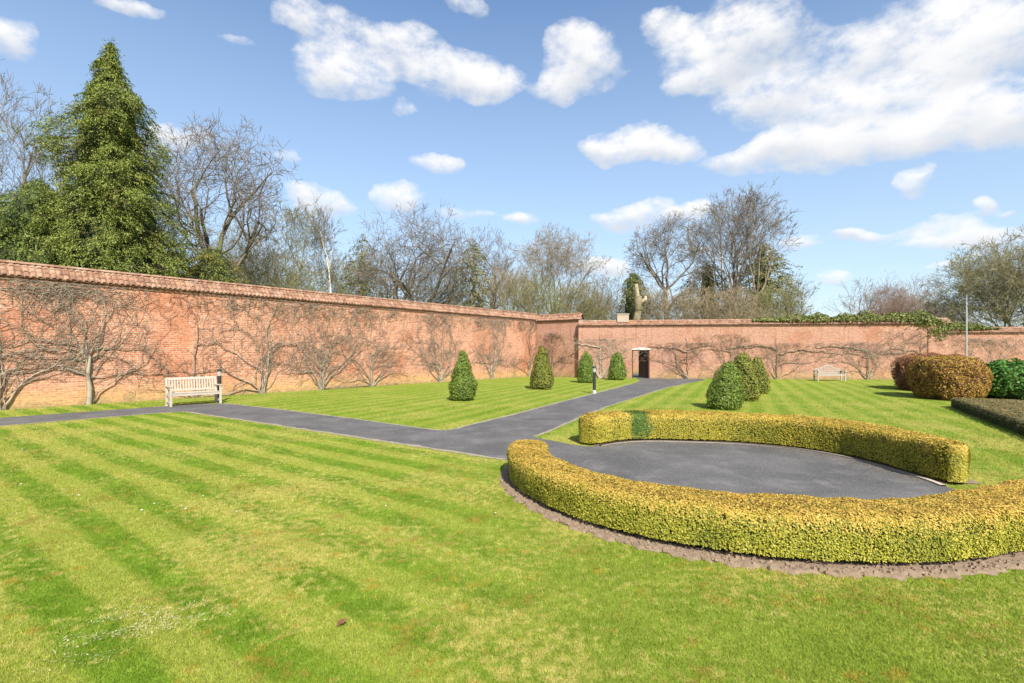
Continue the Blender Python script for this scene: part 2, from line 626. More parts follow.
M = {}
M['lawn'] = lawn_material()
M['blade'] = blade_material()
M['tarmac'] = tarmac_material()
M['brick_l'] = brick_material('old_brick_ochre_foot', .72)
M['brick_b'] = brick_material('old_brick', .5, .7)
M['tile'] = tile_material()
M['edging'] = plain('edging_stone', (.29, .24, .175), .9, .35, 8)
M['soil'] = plain('dry_soil', (.225, .160, .105), .95, .5, 22, bmp=.8)
M['bed'] = plain('bed_earth', (.20, .155, .085), .95, .5, 5, bmp=.8)
M['bench'] = plain('weathered_teak', (.41, .36, .29), .7, .25, 9)
M['bench_dark'] = plain('teak_in_grain', (.33, .29, .24), .7, .25, 9)
M['black'] = plain('black_painted_metal', (.022, .024, .024), .45, .2, 10)
M['lens'] = plain('frosted_lens', (.34, .35, .33), .3, .05, 10)
M['concrete'] = plain('pale_concrete', (.45, .43, .38), .9, .15, 12)
M['door'] = plain('brown_stained_timber', (.055, .022, .014), .55, .35, 6)
M['pier'] = plain('pier_stone', (.37, .29, .22), .9, .3, 6)
M['white'] = plain('white_paint', (.62, .61, .58), .6, .05, 6)
M['metal'] = plain('galvanised_steel', (.38, .38, .36), .5, .2, 10, metal=.3)
M['stone'] = plain('pale_stone', (.50, .42, .34), .9, .25, 5)
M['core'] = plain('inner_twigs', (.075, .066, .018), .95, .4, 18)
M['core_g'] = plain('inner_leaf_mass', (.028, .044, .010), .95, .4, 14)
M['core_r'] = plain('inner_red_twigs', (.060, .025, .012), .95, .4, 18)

# ------------------------------------------------------------------ the ground, paths and beds
gb = MB()
n = 24
ring = [0, 60, 200, 800, 2500]
g = MB()
for r0, r1 in zip(ring[:-1], ring[1:]):
    for k in range(n):
        a0, a1 = 2 * pi * k / n, 2 * pi * (k + 1) / n
        i = len(g.v)
        if r0 == 0:
            g.v += [(0, 0, 0), (r1 * cos(a0), r1 * sin(a0), 0), (r1 * cos(a1), r1 * sin(a1), 0)]
            g.f.append([i, i + 1, i + 2])
        else:
            g.v += [(r0 * cos(a0), r0 * sin(a0), 0), (r1 * cos(a0), r1 * sin(a0), 0), (r1 * cos(a1), r1 * sin(a1), 0), (r0 * cos(a1), r0 * sin(a1), 0)]
            g.f.append([i, i + 1, i + 2, i + 3])
tag(g.build('lawn', M['lawn']), kind='structure')

CX, CY = 2.85, 7.4


def interp(tab, th):
    return float(np.interp(th, [a for a, _ in tab], [b for _, b in tab]))


NEAR_IN = [(172, 2.30), (220, 2.43), (260, 2.54), (300, 2.78), (320, 3.10), (332, 3.80), (342, 4.6)]
NEAR_OUT = [(172, 2.90), (210, 2.97), (240, 3.12), (270, 3.24), (300, 3.40), (320, 3.80), (332, 4.55), (342, 5.4)]
FAR_IN = [(-9, 2.99), (6, 2.98), (24, 3.12), (39, 3.14), (55, 3.05), (74, 2.86), (97, 2.86), (110, 2.72), (119, 2.58)]
FAR_OUT = [(-9, 3.46), (6, 3.58), (24, 3.74), (39, 3.76), (55, 3.68), (74, 3.52), (97, 3.52), (110, 3.40), (119, 3.20)]


def pol(r, th):
    return (CX + r * cos(R(th)), CY + r * sin(R(th)))


# round tarmac court: follows the far hedge, passes under the near hedge
court = []
for th in np.arange(-14, 120, 4.0):
    court.append(pol(interp(FAR_IN, th) + .02, th))
court += [(1.42, 9.66), (1.20, 9.82), (0.68, 10.45), (0.42, 10.75), (0.15, 9.0), (0.1, 8.3)]
for th in np.arange(174, 322, 4.0):
    court.append(pol(interp(NEAR_IN, th) + .25, th))
court += [pol(3.30, 328), pol(3.12, 338)]

# paths as outlines, from the ground points of their edges
P_LEFT = [G(-140, 436), G(0, 426), G(90, 418.5), G(165, 412.5), G(186, 411.6), G(224, 403.6), G(190, 404.3), G(150, 407.2), G(80, 412.3), G(0, 418), G(-140, 428)]
P_DIAG = [G(186, 411.6), G(260, 422.5), G(350, 436), G(440, 449.5), G(505, 459.5), (0.35, 8.1), (0.12, 8.6), (0.42, 10.75), G(550, 430.5), G(575, 419.5), G(606, 406.8),
          G(650, 392.8), G(668, 387.2), G(690, 382.8), G(706, 380.0), G(700, 378.2), G(668, 378.9), G(650, 377.6), G(636, 377.7), G(640, 381), G(632, 384), G(600, 392.3), G(560, 402.5), G(520, 413.3), G(480, 423),
          G(452, 430), G(438, 430.6), G(340, 417.3), G(270, 408.4), G(224, 403.6)]
pth = MB()
pth.poly(P_LEFT, .004)
pth.poly(P_DIAG, .0045)
tag(pth.build('path', M['tarmac']), kind='structure')
ct = MB()
ct.poly(court, .009)
tag(ct.build('tarmac_court', M['tarmac']), kind='structure')


def strip(pts, w0, w1, z, wob=0.0, seed=1, step=.12):
    """ribbon along a line, from w0 to w1 to its left"""
    rg = np.random.default_rng(seed)
    P = []
    for a, b in zip(pts[:-1], pts[1:]):
        L = sqrt((b[0] - a[0]) ** 2 + (b[1] - a[1]) ** 2)
        k = max(1, int(L / step))
        for j in range(k):
            P.append((a[0] + (b[0] - a[0]) * j / k, a[1] + (b[1] - a[1]) * j / k))
    P.append(pts[-1])
    P = np.array(P)
    T = np.gradient(P, axis=0)
    T /= np.maximum(np.linalg.norm(T, axis=1, keepdims=True), 1e-6)
    Nn = np.stack([-T[:, 1], T[:, 0]], axis=1)
    A = P + Nn * (w0 + wob * rg.normal(size=(len(P), 1)))
    B = P + Nn * (w1 + wob * rg.normal(size=(len(P), 1)))
    V = np.zeros((len(P) * 2, 3))
    V[0::2, :2] = A
    V[1::2, :2] = B
    V[:, 2] = z
    i = np.arange(len(P) - 1) * 2
    return V, np.stack([i, i + 2, i + 3, i + 1], axis=1)


def strips(name, mat, items, kind='structure'):
    Vs, Fs, o = [], [], 0
    for it in items:
        V, f = strip(*it[0], **it[1])
        Vs.append(V)
        Fs.append(f + o)
        o += len(V)
    return tag(mesh_obj(name, np.concatenate(Vs), np.concatenate(Fs), mat), kind=kind)


# worn pale edges where the turf is cut back from the tarmac
edge_items = [
    (([G(186, 411.6), G(260, 422.5), G(350, 436), G(440, 449.5), G(505, 459.5)], -.09, .03, .007), dict(wob=.022, seed=3, step=.15)),
    (([G(0, 426), G(90, 418.5), G(165, 412.5), G(186, 411.6)], -.09, .02, .007), dict(wob=.02, seed=4)),
    (([G(224, 403.6), G(270, 408.4), G(340, 417.3), G(438, 430.6), G(452, 430)], -.02, .06, .007), dict(wob=.015, seed=5)),
    (([G(452, 430), G(480, 423), G(520, 413.3), G(560, 402.5), G(600, 392.3), G(632, 384)], -.02, .09, .007), dict(wob=.018, seed=6)),
    (([(0.45, 10.85), G(550, 430.5), G(575, 419.5), G(606, 406.8), G(650, 392.8), G(668, 387.2), G(690, 382.8)], -.07, .02, .007), dict(wob=.014, seed=8)),
]
strips('path_edge', M['edging'], edge_items)
kerb_line = [pol(interp(FAR_IN, th) - .01, th) for th in np.arange(-12, 119, 3.0)]
V, f = strip(kerb_line, -.015, .05, .0)
Vt = V.copy(); Vt[:, 2] = .03
nv = len(V)
i = np.arange(nv // 2 - 1) * 2
side1 = np.stack([i, i + 2, i + 2 + nv, i + nv], axis=1)
side2 = np.stack([i + 1, i + 3, i + 3 + nv, i + 1 + nv], axis=1)
tag(mesh_obj('kerb', np.concatenate([V, Vt]), np.concatenate([f + nv, side1, side2]), M['stone']), kind='structure')

# strip of crumbled soil round the near hedge
sv, sf = [], []
ths = np.arange(165, 341.5, .5)
NW = 12
rgS = np.random.default_rng(5)
for a, th in enumerate(ths):
    ro = interp(NEAR_OUT, th)
    for k in range(NW):
        r = ro - .22 + (.325 + .025 * sin(th * .9) + .02 * sin(th * 2.3)) * k / (NW - 1)
        x, y = pol(r + rgS.normal() * .006, th)
        z = .012 + (abs(rgS.normal()) * .011 if 0 < k < NW - 1 else -.010)
        sv.append((x, y, z))
for a in range(len(ths) - 1):
    for k in range(NW - 1):
        i = a * NW + k
        sf.append([i, i + 1, i + NW + 1, i + NW])
tag(mesh_obj('soil', np.array(sv), np.array(sf), M['soil']), kind='structure')
# soil under the far hedge
sv2, sf2 = [], []
for th in np.arange(-8, 120, 2.0):
    for r in (interp(FAR_IN, th) + .04, interp(FAR_OUT, th) + .1):
        x, y = pol(r, th)
        sv2.append((x, y, .012))
for a in range(len(sv2) // 2 - 1):
    sf2.append([2 * a, 2 * a + 1, 2 * a + 3, 2 * a + 2])
tag(mesh_obj('hedge_soil', np.array(sv2), np.array(sf2), M['soil']), kind='structure')

# ------------------------------------------------------------------ the garden walls
WALLS = {}


def wall_frame(key, A, B):
    L = sqrt((B[0] - A[0]) ** 2 + (B[1] - A[1]) ** 2)
    u = ((B[0] - A[0]) / L, (B[1] - A[1]) / L)
    WALLS[key] = (A, u, L)
    return A, u, L


def wall_s(key, px):
    """distance along a wall at which the line of sight of column px meets it"""
    A, u, L = WALLS[key]
    k = (px - 512) / F
    # A.x + s u.x = k (A.y + s u.y)
    return (k * A[1] - A[0]) / (u[0] - k * u[1])


def coping(L, he, hr, T, root, s0=0.0, mat=None):
    """rows of plain clay tiles on both slopes and a ridge, as one mesh"""
    over = .17
    tw = .165
    nt = int(L / tw)
    V, Fs = [], []
    rows = 3
    ny = T / 2 + over
    rg = np.random.default_rng(int(L * 100))
    for sd in (0, 1):
        for r in range(rows):
            f0, f1 = r / rows, (r + 1.10) / rows
            def at(fr):
                yy = -over + fr * ny
                zz = he - .03 + fr * (hr - .06 - he)
                return (yy, zz) if sd == 0 else (T - yy, zz)
            y0, z0 = at(f0)
            y1, z1 = at(min(f1, 1.0))
            lift = .045
            for k in range(nt + 1):
                jx = rg.normal() * .004
                jz = rg.normal() * .006
                xs = k * tw
                prof = [(0.0, -.012), (.035, .034), (.100, .040), (.140, .0)]
                i = len(V)
                for (px_, h) in prof:
                    V.append((xs + px_ + jx, y0, z0 + lift + h + jz))
                    V.append((xs + px_ + jx, y1, z1 + .010 + h * .6 + jz))
                    V.append((xs + px_ + jx, y0, z0 + lift + h - .028 + jz))
                for q in range(3):
                    a, b = i + q * 3, i + q * 3 + 3
                    Fs.append([a, b, b + 1, a + 1])
                    Fs.append([a + 2, b + 2, b, a])
                # the lap to the next tile
                V.append((xs + tw + jx, y0, z0 + lift - .02 + jz)); V.append((xs + tw + jx, y1, z1 - .012 + jz)); V.append((xs + tw + jx, y0, z0 + lift - .028 + jz))
                a, b = i + 9, i + 12
                Fs.append([a, b, b + 1, a + 1])
                Fs.append([a + 2, b + 2, b, a])
    # solid bed under the tiles
    i = len(V)
    bed = [(-over + .05, he - .035), (T + over - .05, he - .035), (T + over - .05, he + .0), (T / 2, hr - .055), (-over + .05, he + .0)]
    for xx in (0.0, L):
        for (yy, zz) in bed:
            V.append((xx, yy, zz))
    Fs.append([i + k for k in range(5)])
    Fs.append([i + 5 + k for k in range(5)][::-1])
    for k in range(5):
        k2 = (k + 1) % 5
        Fs.append([i + k, i + 5 + k, i + 5 + k2, i + k2])
    return mesh_obj('coping', V, Fs, M['tile'], root)


def ridge(L, hr, T, root):
    V, Fs = [], []
    rl = .45
    nr = int(L / rl) + 1
    for k in range(nr):
        x0, x1 = k * rl + .004, min((k + 1) * rl - .004, L)
        if x1 <= x0: break
        i = len(V)
        for xx in (x0, x1):
            for j in range(7):
                a = pi * j / 6
                V.append((xx, T / 2 - cos(a) * .09, hr - .095 + sin(a) * .075))
        for j in range(6):
            Fs.append([i + j, i + j + 1, i + 8 + j, i + 7 + j])
        Fs.append([i + j for j in range(7)][::-1]); Fs.append([i + 7 + j for j in range(7)])
    return mesh_obj('ridge_tiles', V, Fs, M['tile'], root)


def wall(key, name, label, A, B, he, hr, T=.40, mat='brick_l', door=None, corbel=True):
    A, u, L = wall_frame(key, A, B)
    root = thing(name, label, 'wall', (A[0], A[1], 0), atan2(u[1], u[0]))
    b = MB()
    top = he - .05
    if door is None:
        b.box((L / 2, T / 2, top / 2 - .1), (L, T, top + .2))
    else:
        d0, d1, dh = door
        b.box((d0 / 2, T / 2, top / 2 - .1), (d0, T, top + .2))
        b.box(((d1 + L) / 2, T / 2, top / 2 - .1), (L - d1, T, top + .2))
        b.box(((d0 + d1) / 2, T / 2, (top + dh) / 2), (d1 - d0, T, top - dh))
    b.build('brickwork', M[mat], root)
    if corbel:
        c = MB()
        c.box((L / 2, -.018, he - .10), (L - .004, .036, .075))
        nd = int(L / .23)
        for k in range(nd):
            c.box((k * .23 + .11, -.050, he - .075), (.11, .026, .06))
        c.build('corbel_course', M[mat], root)
    coping(L, he, hr, T, root)
    ridge(L, hr, T, root)
    return root


LU = (17.7 / 28.39, 22.2 / 28.39)
wA = (-15.9 - LU[0] * 14, 15.8 - LU[1] * 14)
w_left = wall('left', 'garden_wall', 'long high red brick garden wall with tiled coping running behind the slatted bench', wA, (1.9, 38.1), 4.20, 4.72)
w_corner = wall('corner', 'garden_wall', 'short high piece of brick wall closing the corner, stepping down to the doorway wall',
                (1.65, 38.0), (4.70, 35.7), 4.10, 4.60, mat='brick_b')
bA, bB = (4.60, 35.2), (27.9, 32.5)
wall_frame('back', bA, bB)
ds0, ds1 = wall_s('back', 632), wall_s('back', 649.5)
DH = 1.98
w_back = wall('back', 'garden_wall', 'brick garden wall pierced by the small doorway with a white lintel', bA, bB, 3.64, 4.02, mat='brick_b', door=(ds0, ds1, DH))
w_right = wall('right', 'garden_wall', 'lowest stretch of brick wall behind the green laurel bush at the far right', (27.9, 32.55), (46, 30.3), 3.05, 3.42, mat='brick_b')

# doorway: lintel, frame and the dark door standing open
ln = MB()
pts = []
for k in range(11):
    f = k / 10
    pts.append((ds0 - .04 + (ds1 - ds0 + .08) * f, DH + .03 + .09 * sin(pi * f)))
pts = [(ds0 - .04, DH - .02), (ds1 + .04, DH - .02)] + pts[::-1]
ln.prism(pts, -.025, .12)
ln.build('lintel', M['white'], w_back)
fr = MB()
fr.box((ds0 + .04, .15, DH / 2), (.08, .12, DH - .005))
fr.box((ds1 - .04, .15, DH / 2), (.08, .12, DH - .005))
fr.box(((ds0 + ds1) / 2, .15, DH - .045), (ds1 - ds0 - .162, .12, .08))
fr.build('door_frame', M['door'], w_back)
dr = MB()
ang = R(62)
dw = 1.02
for k in range(6):
    t0 = dw * (k + .5) / 6
    dr.box((ds1 - .085 - t0 * cos(ang), .24 + t0 * sin(ang), .96), (dw / 6 - .006, .045, 1.84), rz=-ang)
drm = dr.build('door', M['door'], w_back)
hd = MB()
hd.lathe([(.03, 0), (.035, .03), (.02, .06)], 8, (ds1 - .085 - .9 * cos(ang) - .05, .24 + .9 * sin(ang), 1.0))
hd.build('handle', M['metal'], drm)
pr = MB()
spx = wall_s('back', 623)
pr.box((spx, .2, 4.10), (.78, .46, .52))
pr.box((spx, .2, 4.39), (.86, .54, .07))
pr.build('pier_block', M['pier'], w_back, bevel=.01)

# what stands beyond the doorway
A, u, L = WALLS['back']
bx, by = A[0] + u[0] * ds0 - u[1] * 5, A[1] + u[1] * ds0 + u[0] * 5
ow = thing('brick_outhouse', 'small sunlit brick outbuilding seen through the open doorway', 'outbuilding', (10.3, 43.0, 0), -.12)
MB().box((.6, .15, 1.1), (3.2, .3, 2.2)).build('brickwork', M['brick_b'], ow)
MB().box((-.35, -.03, .35), (.5, .05, .7)).build('sunlit_floor_panel', M['white'], ow)  # added white board, its colour standing in for pale floor in sun
tag(MB().poly([(8.1, 35.5), (9.4, 35.4), (11.4, 42.5), (9.4, 42.8)], .004).build('outer_path', M['tarmac']), kind='structure')

# ------------------------------------------------------------------ wall shrubs: bare climbers trained on the brick
M['vine_grey'] = bark_mat('grey_vine_bark', (.145, .115, .082), (.34, .285, .21), scale=6)
M['vine_brown'] = bark_mat('brown_vine_bark', (.14, .10, .068), (.29, .22, .15), scale=6)
M['vine_pale'] = bark_mat('pale_vine_bark', (.26, .22, .155), (.42, .37, .28), scale=6)


def climber(key, px, label, stems, seed, hmax=3.9, mat='vine_grey', name='wall_shrub', twig=1.0, reach=2.2, arms=(), tangle=0, group=None, trunk=None, hbase=0.0):
    rg = random.Random(seed)
    A, u, L = WALLS[key]
    s0 = wall_s(key, px)
    root = thing(name, label, 'wall shrub', (A[0] + u[0] * s0, A[1] + u[1] * s0, 0), atan2(u[1], u[0]), group)
    thick, thin = [], []

    def run(s, h, a, length, r, level, depth, droop=0.0):
        step = .16 if level < 2 else .10
        nst = max(2, int(length / step))
        p = (s, -depth, h)
        rr = r
        curl = rg.gauss(0, .010 if level == 0 else .035)
        for k in range(nst):
            a += rg.gauss(0, .23 + .06 * level) + curl
            if level == 0:
                a *= .97
            if h > hmax - .25:
                a += .25 * (1 if a > 0 else -1)
            elif level > 1:
                a += droop
            s += sin(a) * step
            h += cos(a) * step
            if h > hmax:
                h = hmax - rg.random() * .08
            if h < .05 + hbase: h = .05 + hbase
            depth += rg.gauss(0, .012)
            depth = min(max(depth, .015 + rr), .14)
            r2 = max(r * (1 - .75 * (k + 1) / nst), .0045)
            q = (s, -depth, h)
            (thick if level == 0 else thin).append((*p, *q, rr, r2))
            p = q
            rr = r2
            if abs(s) > reach * 1.4: break
            if level == 0 and k > 2 and rg.random() < .55 * twig:
                sg = rg.choice((-1, 1))
                run(s, h, a + sg * rg.uniform(.3, .85), rg.uniform(.5, 1.5), max(rr * .5, .010), 1, depth + .02)
            elif level == 1 and rg.random() < .40 * twig:
                sg = rg.choice((-1, 1))
                run(s, h, a + sg * rg.uniform(.4, 1.2), rg.uniform(.25, .8), max(rr * .55, .0085), 2, depth + .01, rg.gauss(0, .1))
            elif level == 2 and rg.random() < .26 * twig:
                sg = rg.choice((-1, 1))
                run(s, h, a + sg * rg.uniform(.5, 1.4), rg.uniform(.15, .4), .005, 3, depth + .01, rg.gauss(0, .12))

    if trunk:
        th, tr = trunk
        p = (0, -.10, 0)
        for k in range(6):
            q = (rg.gauss(0, .02), -.11, th * (k + 1) / 6)
            thick.append((*p, *q, tr * (1.25 - .12 * k), tr * (1.13 - .12 * k)))
            p = q
    if arms and not trunk:
        p = (0, -.07, 0)
        top_h = max(a_[0] for a_ in arms)
        for k in range(12):
            q = (p[0] + rg.gauss(0, .03), -.07, (top_h + .6) * (k + 1) / 12)
            thick.append((*p, *q, .034 - .002 * k, .032 - .002 * k))
            p = q
    for (deg, ln_, r) in stems:
        hb = trunk[0] * rg.uniform(.5, 1.0) if trunk and rg.random() < .92 else 0.0
        run(rg.gauss(0, .07), hb, R(deg), ln_, r * .62, 0, .03 + r)
    for (h, ln_, r) in arms:       # arms tied to horizontal wires
        r *= .75
        a = R(86) if ln_ > 0 else R(-86)
        s, hh = 0.0, h - .28
        p = (0, -.07, hh)
        nst = int(abs(ln_) / .18)
        rr = r
        for k in range(nst):
            s += .18 * (1 if ln_ > 0 else -1)
            hh += rg.gauss(0, .038) + (h - hh) * .05 + (.05 if k < 3 else 0)
            q = (s, -.07 + rg.gauss(0, .008), hh)
            r2 = max(r * (1 - .6 * k / nst), .010)
            thick.append((*p, *q, rr, r2))
            p, rr = q, r2
            if rg.random() < .5 * twig:
                run(s, hh, rg.gauss(0, .8), rg.uniform(.4, 1.1), .011, 1, .08)
    for k in range(int(tangle * .8)):        # old growth matted under the coping
        s = rg.gauss(0, reach * .55)
        run(s, hmax - abs(rg.gauss(0, .38)) - .05, rg.uniform(-3, 3), rg.uniform(.4, 1.0), .012, 2, rg.uniform(.05, .16), rg.gauss(0, .12))
    segs_mesh('trunk', thick, M[mat], root, 6)
    segs_mesh('branches', thin, M[mat], root, 3)
    return root


def fan(n, spread, l0, l1, r0, r1, seed):
    rg = random.Random(seed)
    return [(-spread + 2 * spread * (k + .5) / n + rg.gauss(0, 6), rg.uniform(l0, l1), rg.uniform(r0, r1)) for k in range(n)]


GW = 'bare shrubs trained on the long wall'
GB = 'bare shrubs trained on the end walls'
climber('left', 0, 'thick stemmed bare climber on the long wall, cut off by the left photo edge', [(3, 3.8, .055), (-8, 3.6, .045), (14, 3.4, .035), (26, 2.6, .024)], 11, 4.10, 'vine_grey', reach=1.8, twig=.8, arms=((1.35, 2.6, .035), (1.9, 2.4, .028), (2.3, 2.2, .024)), tangle=60, group=GW)
climber('left', 88, 'bare wall shrub with a pale single trunk and dense crown, left of the slatted bench',
        fan(15, 50, 2.2, 3.8, .022, .042, 3) + [(75, 2.4, .03), (-72, 2.6, .03)], 21, 4.10, 'vine_grey', reach=2.5, twig=.92,
        arms=((1.25, -2.6, .036), (1.75, -2.6, .028), (2.05, 1.8, .028), (1.15, 2.6, .024)), tangle=110, group=GW, trunk=(1.65, .078))
climber('left', 193, 'thin wiry climber on the long wall directly above the slatted bench', [(-8, 2.6, .03), (12, 2.5, .02), (70, 1.7, .024), (-65, 1.8, .018), (30, 2.2, .018)], 31, 4.10, 'vine_brown', reach=1.6, twig=.9, arms=((1.25, 1.9, .024), (1.25, -1.6, .02), (2.3, 1.6, .026)), tangle=60, group=GW)
climber('left', 261, 'twin stemmed bare wall shrub leaning in a V just right of the slatted bench', [(-40, 3.4, .055), (-46, 3.0, .045), (-34, 2.8, .04), (-3, 3.8, .06), (-10, 3.6, .05), (6, 3.4, .04), (2, 3.7, .045), (25, 2.8, .03), (48, 2.2, .022)], 41, 4.10, 'vine_grey', reach=1.9, tangle=110, group=GW)
climber('left', 320, 'broad bare wall shrub with many grey fanning stems, second right of the slatted bench', fan(13, 40, 2.6, 3.9, .028, .05, 4), 51, 4.10, 'vine_grey', reach=2.0, arms=((1.0, -2.0, .03),), tangle=130, group=GW)
climber('left', 371, 'bare candelabra shaped wall shrub with a low looping arm, third right of the slatted bench', fan(11, 42, 2.2, 3.8, .024, .042, 5) + [(80, 1.8, .025)], 61, 4.10, 'vine_grey', reach=2.1, arms=((1.2, 2.2, .028), (1.9, 1.8, .02), (2.6, -1.4, .02)), tangle=130, group=GW)
climber('left', 440, 'bare wall shrub with a light forked trunk just left of the nearest clipped cone', fan(11, 36, 2.4, 3.8, .03, .05, 6), 71, 4.10, 'vine_grey', reach=2.2, arms=((1.3, -2.2, .028), (2.4, -2.0, .024)), tangle=150, group=GW)
climber('left', 491, 'upright bare wall shrub on the long wall midway between the two nearest clipped cones', fan(10, 29, 2.4, 3.9, .03, .05, 7), 81, 4.10, 'vine_grey', reach=2.2, arms=((1.4, -2.0, .028), (1.4, 1.8, .024)), tangle=150, group=GW)
climber('left', 528, 'narrow bare wall shrub in the last metres of the long wall before the corner', [(-20, 3.4, .05), (-12, 3.6, .05), (-4, 3.7, .05), (4, 3.7, .045), (12, 3.3, .04), (-35, 2.6, .04)], 91, 4.10, 'vine_brown', reach=2.0, tangle=120, group=GW)
climber('corner', 553, 'thin looping climber on the short corner wall', [(-15, 2.6, .03), (25, 2.2, .025), (50, 1.8, .02), (-48, 2.2, .03)], 101, 3.2, 'vine_brown', reach=1.5, twig=1.0, tangle=60, arms=((1.2, 1.8, .035),), group=GB)
climber('back', 600, 'pale barked bare wall shrub between the two small clipped cones left of the doorway', fan(10, 48, 1.8, 3.0, .035, .06, 8) + [(70, 1.6, .03)], 111, 2.75, 'vine_pale', reach=2.0, arms=((2.4, -1.8, .05), (1.6, 2.0, .03)), tangle=70, group=GB)
climber('back', 687, 'bare climber right of the doorway with thick arms arching over towards the lintel', [(-32, 2.6, .065), (-42, 2.9, .06), (-22, 2.4, .05), (-58, 2.6, .04), (-5, 2.0, .03)], 121, 2.45, 'vine_brown', reach=2.6, arms=((2.1, -2.6, .055), (2.2, 1.8, .04), (1.35, -1.6, .03)), tangle=50, group=GB)
climber('back', 730, 'bare climber rising behind the group of three clipped bushes', [(-8, 2.3, .05), (-16, 2.6, .04), (10, 2.2, .035), (30, 2.0, .03), (-40, 2.4, .03)], 131, 3.0, 'vine_brown', reach=2.0, arms=((2.1, -2.2, .03), (2.3, 1.6, .045)), tangle=50, group=GB)
climber('back', 777, 'spreading bare climber left of the arched bench', fan(6, 45, 1.6, 2.6, .025, .045, 9), 141, 2.4, 'vine_brown', reach=3.2, arms=((2.15, -3.4, .05), (1.95, 3.6, .055), (1.2, 2.2, .035), (1.5, -2.0, .02)), tangle=60, group=GB)
climber('back', 868, 'bare climber with horizontal arms right of the arched bench', fan(9, 42, 1.5, 2.5, .025, .045, 10), 151, 2.45, 'vine_grey', reach=3.0, arms=((2.1, -3.4, .055), (1.7, -3.2, .03), (1.75, 2.4, .035), (1.15, -2.4, .02)), tangle=80, group=GB)
climber('back', 921, 'dark climber descending from the ivy at the step in the wall, behind the reddish bush', [(-30, 2.6, .05), (-14, 2.9, .045), (14, 2.9, .04), (-50, 2.2, .035)], 161, 3.2, 'vine_brown', reach=2.2, arms=((2.0, -2.2, .035),), tangle=90, group=GB)
climber('right', 990, 'thin grey climber on the low wall behind the green laurel', [(-20, 2.4, .03), (5, 2.6, .03), (35, 2.3, .025), (-50, 2.6, .03)], 171, 2.7, 'vine_grey', reach=2.2, tangle=90, group=GB)

# ------------------------------------------------------------------ clipped hedges round the court
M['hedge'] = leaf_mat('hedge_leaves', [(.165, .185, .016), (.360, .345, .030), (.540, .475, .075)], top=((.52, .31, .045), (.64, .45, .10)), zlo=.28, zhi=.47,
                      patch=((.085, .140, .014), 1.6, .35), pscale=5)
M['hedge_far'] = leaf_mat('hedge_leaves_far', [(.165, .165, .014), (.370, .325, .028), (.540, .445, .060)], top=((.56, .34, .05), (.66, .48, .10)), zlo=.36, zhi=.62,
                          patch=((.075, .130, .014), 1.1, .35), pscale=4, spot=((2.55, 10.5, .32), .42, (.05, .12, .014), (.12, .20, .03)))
M['hedge_low'] = leaf_mat('box_leaves', [(.028, .042, .010), (.050, .068, .015), (.080, .090, .025)], top=((.21, .165, .055), (.30, .235, .095)), zlo=.20, zhi=.31)


def hedge_profile(w, h, k):
    """points (offset, height, normal) round a clipped hedge's cross-section at fraction k of its length round the outline"""
    rc = .10
    # inner side up, top, outer side down
    pts, nrm = [], []
    for t in k:
        pass
    return pts


